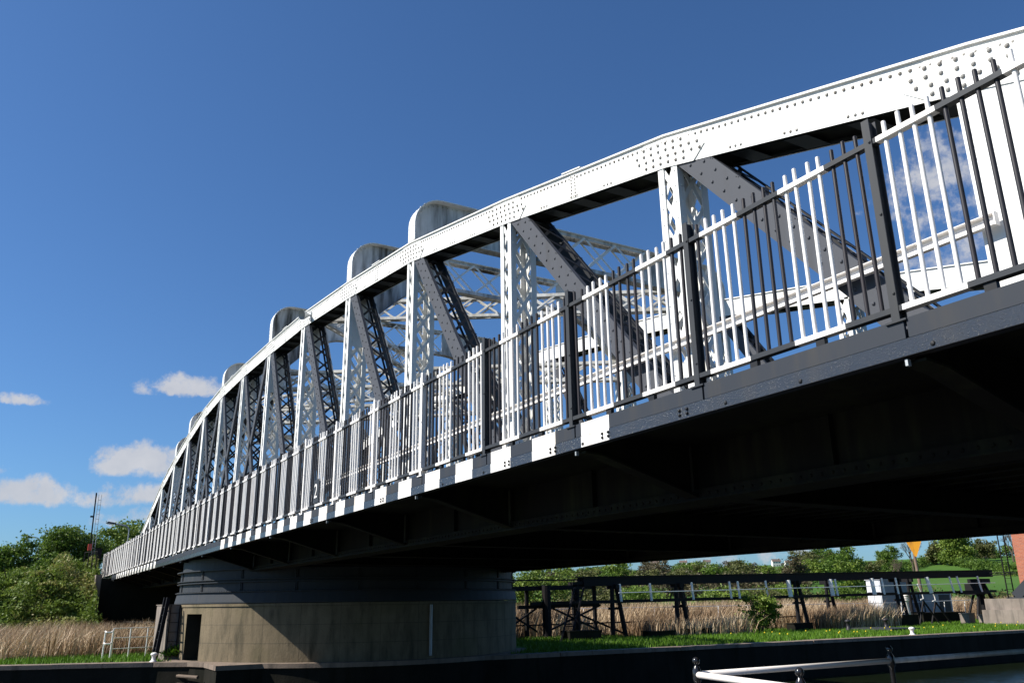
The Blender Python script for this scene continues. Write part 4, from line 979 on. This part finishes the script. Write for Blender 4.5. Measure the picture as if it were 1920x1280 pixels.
# right: willows near, trees and hedges over the hill
wl=[(-58,36,5.2,9,'leaf_bright'),(-62,44,4.0,8,'leaf_olive'),(-66,52,3.8,8,'leaf_dark'),(-56,29,5.4,8,'leaf_bright'),(-60,57,3.2,7,'leaf_bright'),(-63,66,3.0,7,'leaf_olive'),(-70,76,3.2,7,'leaf_bright'),(-68,84,2.7,6,'leaf_dark'),(-57,22,5.0,7,'leaf_olive')]
wlab=['bright willow bush left of centre behind the walkway start','olive bush next to the bright willow','dark bush between two pale ones behind the walkway','yellow green willow at the left of the gap under the bridge','small bright bush right of the dark one behind the reeds','low olive bush behind the middle trestle','bright low bush behind the white marker posts','small dark bush left of the cabins','olive willow partly hidden by the pier']
for k,(x,y,h,w,m) in enumerate(wl): tree('willow_tree',(x,y,gz(x,y)-.3),h,w,m,9000,.11,wlab[k],'tree','willows behind the reed bed',seed=40+k,lobes=10,low=-.1)
hz=bpy.data.objects
far=[]
rr=random.Random(99)
def dirpos(az,d): return (-d*math.cos(az),d*math.sin(az))
kinds=[('leaf_bright','fresh green'),('leaf_olive','olive'),('leaf_dark','deep green'),('leaf_brown','brown budding')]
# prototypes of far trees, then copies with meshes shared
protos=[]
for k,(m,lab) in enumerate(kinds*2):
    t=tree('woodland_tree',(0,0,-500),1.0*12,11,m,3200 if k<4 else 2600,.34,'x','tree','trees over the far hillside',seed=60+k,lobes=11,low=0,depth=2); protos.append((t,lab))
used=[False]*8
spots=[]
for k in range(66):   # a belt of wood running along the slope, seen under the bridge
    az=math.radians(31+ (k/66)*23.2)+rr.uniform(-.008,.008); d=rr.choice((170,205,250,300,350))+rr.uniform(-18,18); s_=rr.uniform(.55,.95)
    if az<math.radians(48.3): s_*=.80; d=min(d,262-(d%17))
    spots.append((az,d,s_))
words=['tall','round','low','broad','slim','ragged','thick','leaning','spreading','dense','small','bushy']
cnt=0
for az,d,s in spots:
    k=rr.randrange(8); t,lab=protos[k]
    o=t if not used[k] else copy_tree(t); used[k]=True
    x,y=dirpos(az,d); o.location=(x,y,gz(x,y)-.5); o.rotation_euler=(0,0,rr.uniform(0,6)); o.scale=(s*rr.uniform(.9,1.25),s*rr.uniform(.9,1.25),s*.82)
    px=int(round(math.degrees(az)*10))
    o['label']='%s %s tree in the wooded belt on the hillside, %s rank'%(words[cnt%12],lab,'front middle back rear'.split()[min(3,int((d-150)/60))]); cnt+=1
for k,u in enumerate(used):
    if not u:
        for ch in list(protos[k][0].children): bpy.data.objects.remove(ch)
        bpy.data.objects.remove(protos[k][0])
# named trees on the right-hand field
def at(azd,d): 
    x,y=dirpos(math.radians(azd),d); return (x,y,gz(x,y)-.3)
tree('oak_tree',at(57.6,330),12.5,17,'leaf_bright',15000,.34,'broad fresh green tree crowning the field ridge under the bridge',seed=81,lobes=18,low=0,depth=2)
tree('oak_tree',at(56.6,335),9.5,9,'leaf_olive',6000,.34,'lower olive tree joined to the left of the broad ridge tree',seed=82,lobes=10,low=0,depth=2)
tree('oak_tree',at(58.95,345),8.5,9.5,'leaf_olive',3800,.32,'open sparse tree right of the broad ridge tree',seed=83,lobes=9,low=.1,depth=3)
bare('bare_tree',at(60.4,330),12.5,'bare grey tree on the ridge next to the brick tower',seed=5)
bare('bare_tree',at(55.1,300),11.5,'bare twiggy tree left of the orange triangle sign',seed=9)
bare('bare_tree',at(54.1,180),6.5,'pale dead tree low on the slope between the wood and the field',seed=12)
tree('poplar_tree',at(56.0,345),4.2,3,'leaf_olive',900,.3,'small round bush like tree on the skyline right of the sign',seed=84,lobes=5,depth=1)
# hedges: leaf clumps along lines over the fields
def hedge(pts,w,h,n,mat,label,size=.3):
    t=empty('hedge',at(*pts[0]),label,'hedge'); cs=[]
    L=[Vector(at(*p)) for p in pts]
    for a,b in zip(L,L[1:]):
        k=max(2,int((b-a).length/(w*1.6)))
        for q in range(k):
            p=a+(b-a)*(q/k); z=gz(p.x,p.y); cs.append((p.x-t.location.x,p.y-t.location.y,z+h*.45-t.location.z,w*rr.uniform(.8,1.2),w*rr.uniform(.8,1.2),h*rr.uniform(.45,.65)))
    crown('foliage',t,M[mat],cs,n,size)
hedge([(54.3,300),(56,345),(57.5,330),(58.8,285),(60.8,235)],2.2,3.0,12000,'leaf_dark','long dark hedge curving down the field from the ridge trees')
hedge([(58.4,360),(59.5,365),(61.5,370)],2.2,4.0,5000,'leaf_dark','dark skyline hedge behind the bare tree by the tower')
hedge([(46,118),(50,116),(54,112),(58,108),(62,104)],1.7,2.0,9000,'leaf_olive','low olive hedge at the bottom of the field beyond the reeds',.16)
hedge([(34,150),(38,152),(42,150),(46,148),(50,150)],3.0,3.6,12000,'leaf_brown','brownish hedge line below the hillside wood',.25)
# cottages
def house(azd,d,w,h,label,rot=0):
    x,y,z=at(azd,d); t=empty('cottage',(x,y,z),label,'house'); t.rotation_euler=(0,0,rot); t.scale=(.36,.36,.36)
    mb=MB(); mb.box((-w/2,-w*.3,-1),(w/2,w*.3,h)); mb.prism([(-w*.3,h+.001),(w*.3,h+.001),(0,h+w*.28)],'x',-w/2,w/2); mb.build('wall',[M['cottage']],t)
    mb=MB()
    for s in (-1,1):
        a=Vector((0,s*w*.33,h-.1));b=Vector((0,0,h+w*.30)); nn=Vector((0,(b-a).z,-(b-a).y)).normalized(); mb.bar((a+b)/2+Vector((-w*.53,0,.08)),(a+b)/2+Vector((w*.53,0,.08)),(b-a)/2,nn*.08)
    r=mb.build('roof',[M['roof']],t)
    mb=MB(); mb.box((w*.28,-.35,h+w*.2),(w*.28+.8,.35,h+w*.42)); mb.build('chimney',[M['cottage']],r)
    for k in (-1,0,1):
        for zz in (1.0,h-1.6):
            mb=MB(); mb.box((k*w*.3-.5,-w*.3-.06,zz),(k*w*.3+.5,-w*.3-.002,zz+1.1)); mb.build('window',[M['window']],t)
for k,(a,d,w,h,l) in enumerate(((39.6,385,11,5,'grey white house leftmost of those on the hill'),(41.4,390,9,5,'white cottage on the hill just under the bridge edge'),(42.9,395,9,4.5,'second small white cottage right of the first on the hill'),(47.2,385,10,5,'white gabled cottage alone in the dip between the woods'),(47.9,380,7,4,'low white outbuilding beside the lone gabled cottage'),(59.0,352,4,2.2,'tiny white hut by the sparse ridge tree'))):
    house(a,d,w,h+(3.5 if k<3 else 1),l,math.radians(35+8*k))

# ================================================================ SKY, SUN, CAMERA
SUN=Vector((-.40,-1.0,.96)).normalized()
el=math.asin(SUN.z); rot=math.atan2(SUN.x,SUN.y)
W=bpy.data.worlds.new('World'); bpy.context.scene.world=W; W.use_nodes=True; nt=W.node_tree; nt.nodes.clear()
def wn(t,**k):
    x=nt.nodes.new(t)
    for a,b in k.items(): setattr(x,a,b)
    return x
L=nt.links.new
sky=wn('ShaderNodeTexSky',sky_type='NISHITA',sun_disc=False,sun_elevation=el,sun_rotation=rot,altitude=300,air_density=1.0,dust_density=.9,ozone_density=3.2)
tcn=wn('ShaderNodeTexCoord'); nrm=wn('ShaderNodeVectorMath',operation='NORMALIZE'); L(tcn.outputs['Generated'],nrm.inputs[0])
def wm(op,a,b=None,c=None):
    x=wn('ShaderNodeMath',operation=op)
    for i,v in enumerate((a,b,c)):
        if v is None: continue
        if isinstance(v,(int,float)): x.inputs[i].default_value=v
        else: L(v,x.inputs[i])
    return x.outputs[0]
def wnoise(scale,det,vec,rough=.6):
    x=wn('ShaderNodeTexNoise'); x.inputs['Scale'].default_value=scale; x.inputs['Detail'].default_value=det; x.inputs['Roughness'].default_value=rough; L(vec,x.inputs['Vector']); return x
# clouds: banks of cumulus at given compass directions, edges broken up by noise
nz=wnoise(34,9,nrm.outputs[0],.66); nz2=wnoise(9,6,nrm.outputs[0])
wob=wn('ShaderNodeVectorMath',operation='MULTIPLY_ADD'); L(nz2.outputs['Color'],wob.inputs[0]); wob.inputs[1].default_value=(.05,.05,.04); 
off=wn('ShaderNodeVectorMath',operation='ADD'); L(nrm.outputs[0],off.inputs[0]); off.inputs[1].default_value=(-.025,-.025,-.02); L(off.outputs[0],wob.inputs[2])
CL=[((-.985,.108,.145),.056,.026,1.05),((-.985,.130,.113),.06,.018,.85),((-.994,.003,.112),.046,.019,1.0),((-.962,.150,.233),.046,.016,1.0),((-.972,.098,.226),.020,.010,.55),((-.979,-.012,.205),.026,.009,.62),((-.990,.075,.106),.055,.011,.62),((-.991,-.035,.135),.022,.010,.6),((-.99,.12,.09),.06,.010,.5),
    ((-.442,.792,.40),.085,.085,.50),((-.40,.81,.44),.10,.06,.45),((-.46,.83,.33),.12,.05,.55),((-.44,.9,.08),.30,.045,.55),((-.75,.66,.06),.3,.03,.45)]
acc=None
for c,rh,rv,amp in CL:
    v=Vector(c).normalized(); h=Vector((-v.y,v.x,0)).normalized(); u=v.cross(h)
    if u.z<0: u=-u
    d=wn('ShaderNodeVectorMath',operation='SUBTRACT'); L(wob.outputs[0],d.inputs[0]); d.inputs[1].default_value=v
    def dot(vec):
        x=wn('ShaderNodeVectorMath',operation='DOT_PRODUCT'); L(d.outputs[0],x.inputs[0]); x.inputs[1].default_value=vec; return x.outputs['Value']
    a=wm('DIVIDE',dot(h),rh); b0=dot(u); 
    # flat bases: the lower half falls off faster
    b=wm('MAXIMUM',wm('DIVIDE',b0,rv),wm('DIVIDE',b0,-rv*.55)); f=wm('DIVIDE',dot(v),.5)
    q=wm('ADD',wm('ADD',wm('MULTIPLY',a,a),wm('MULTIPLY',b,b)),wm('MULTIPLY',f,f))
    g=wm('MULTIPLY',wm('SUBTRACT',1.0,wm('MULTIPLY',q,.75)),amp)
    acc=g if acc is None else wm('MAXIMUM',acc,g)
dens=wm('ADD',acc,wm('MULTIPLY',wm('SUBTRACT',nz.outputs[0],.5),2.5))
mr=wn('ShaderNodeMapRange',interpolation_type='SMOOTHSTEP'); L(dens,mr.inputs[0]); mr.inputs[1].default_value=.12; mr.inputs[2].default_value=.85
sh=wnoise(30,5,wob.outputs[0]); cc=wn('ShaderNodeMix',data_type='RGBA'); L(sh.outputs[0],cc.inputs[0]); cc.inputs[6].default_value=(4.6,4.9,5.6,1); cc.inputs[7].default_value=(7.2,7.1,7.2,1)
tint=wn('ShaderNodeMix',data_type='RGBA',blend_type='MULTIPLY'); tint.inputs[0].default_value=1; L(sky.outputs[0],tint.inputs[6]); tint.inputs[7].default_value=(.61,.92,1.24,1)
mx=wn('ShaderNodeMix',data_type='RGBA'); L(wm('MULTIPLY',mr.outputs[0],.9),mx.inputs[0]); L(tint.outputs[2],mx.inputs[6]); L(cc.outputs[2],mx.inputs[7])
bg=wn('ShaderNodeBackground'); bg.inputs[1].default_value=.062; L(mx.outputs[2],bg.inputs[0]); ow=wn('ShaderNodeOutputWorld'); L(bg.outputs[0],ow.inputs[0])

sl=bpy.data.lights.new('sun','SUN'); sl.energy=5.0; sl.angle=math.radians(.53); sl.color=(1,.95,.86)
so=bpy.data.objects.new('sun',sl); C.objects.link(so); so.rotation_euler=SUN.to_track_quat('Z','Y').to_euler()
cam=bpy.data.cameras.new('camera'); co=bpy.data.objects.new('camera',cam); C.objects.link(co)
R=((0.5014530548,-0.2655061964,-0.8234387005),(0.8650805220,0.1390861176,0.4819654992),(-0.0134359345,-0.9540238527,0.2994293975))
co.matrix_world=Matrix(((R[0][0],-R[0][1],-R[0][2],0),(R[1][0],-R[1][1],-R[1][2],0),(R[2][0],-R[2][1],-R[2][2],E),(0,0,0,1)))
# R columns: image right, image down, forward, in world axes
cam.sensor_width=36; cam.lens=36*1560/1920; cam.clip_start=.05; cam.clip_end=6000
S=bpy.context.scene; S.camera=co
S.view_settings.view_transform='Standard'; S.view_settings.look='None'; S.view_settings.exposure=.72; S.view_settings.gamma=1
S.cycles.max_bounces=6; S.cycles.diffuse_bounces=3; S.cycles.glossy_bounces=3; S.cycles.transparent_max_bounces=6
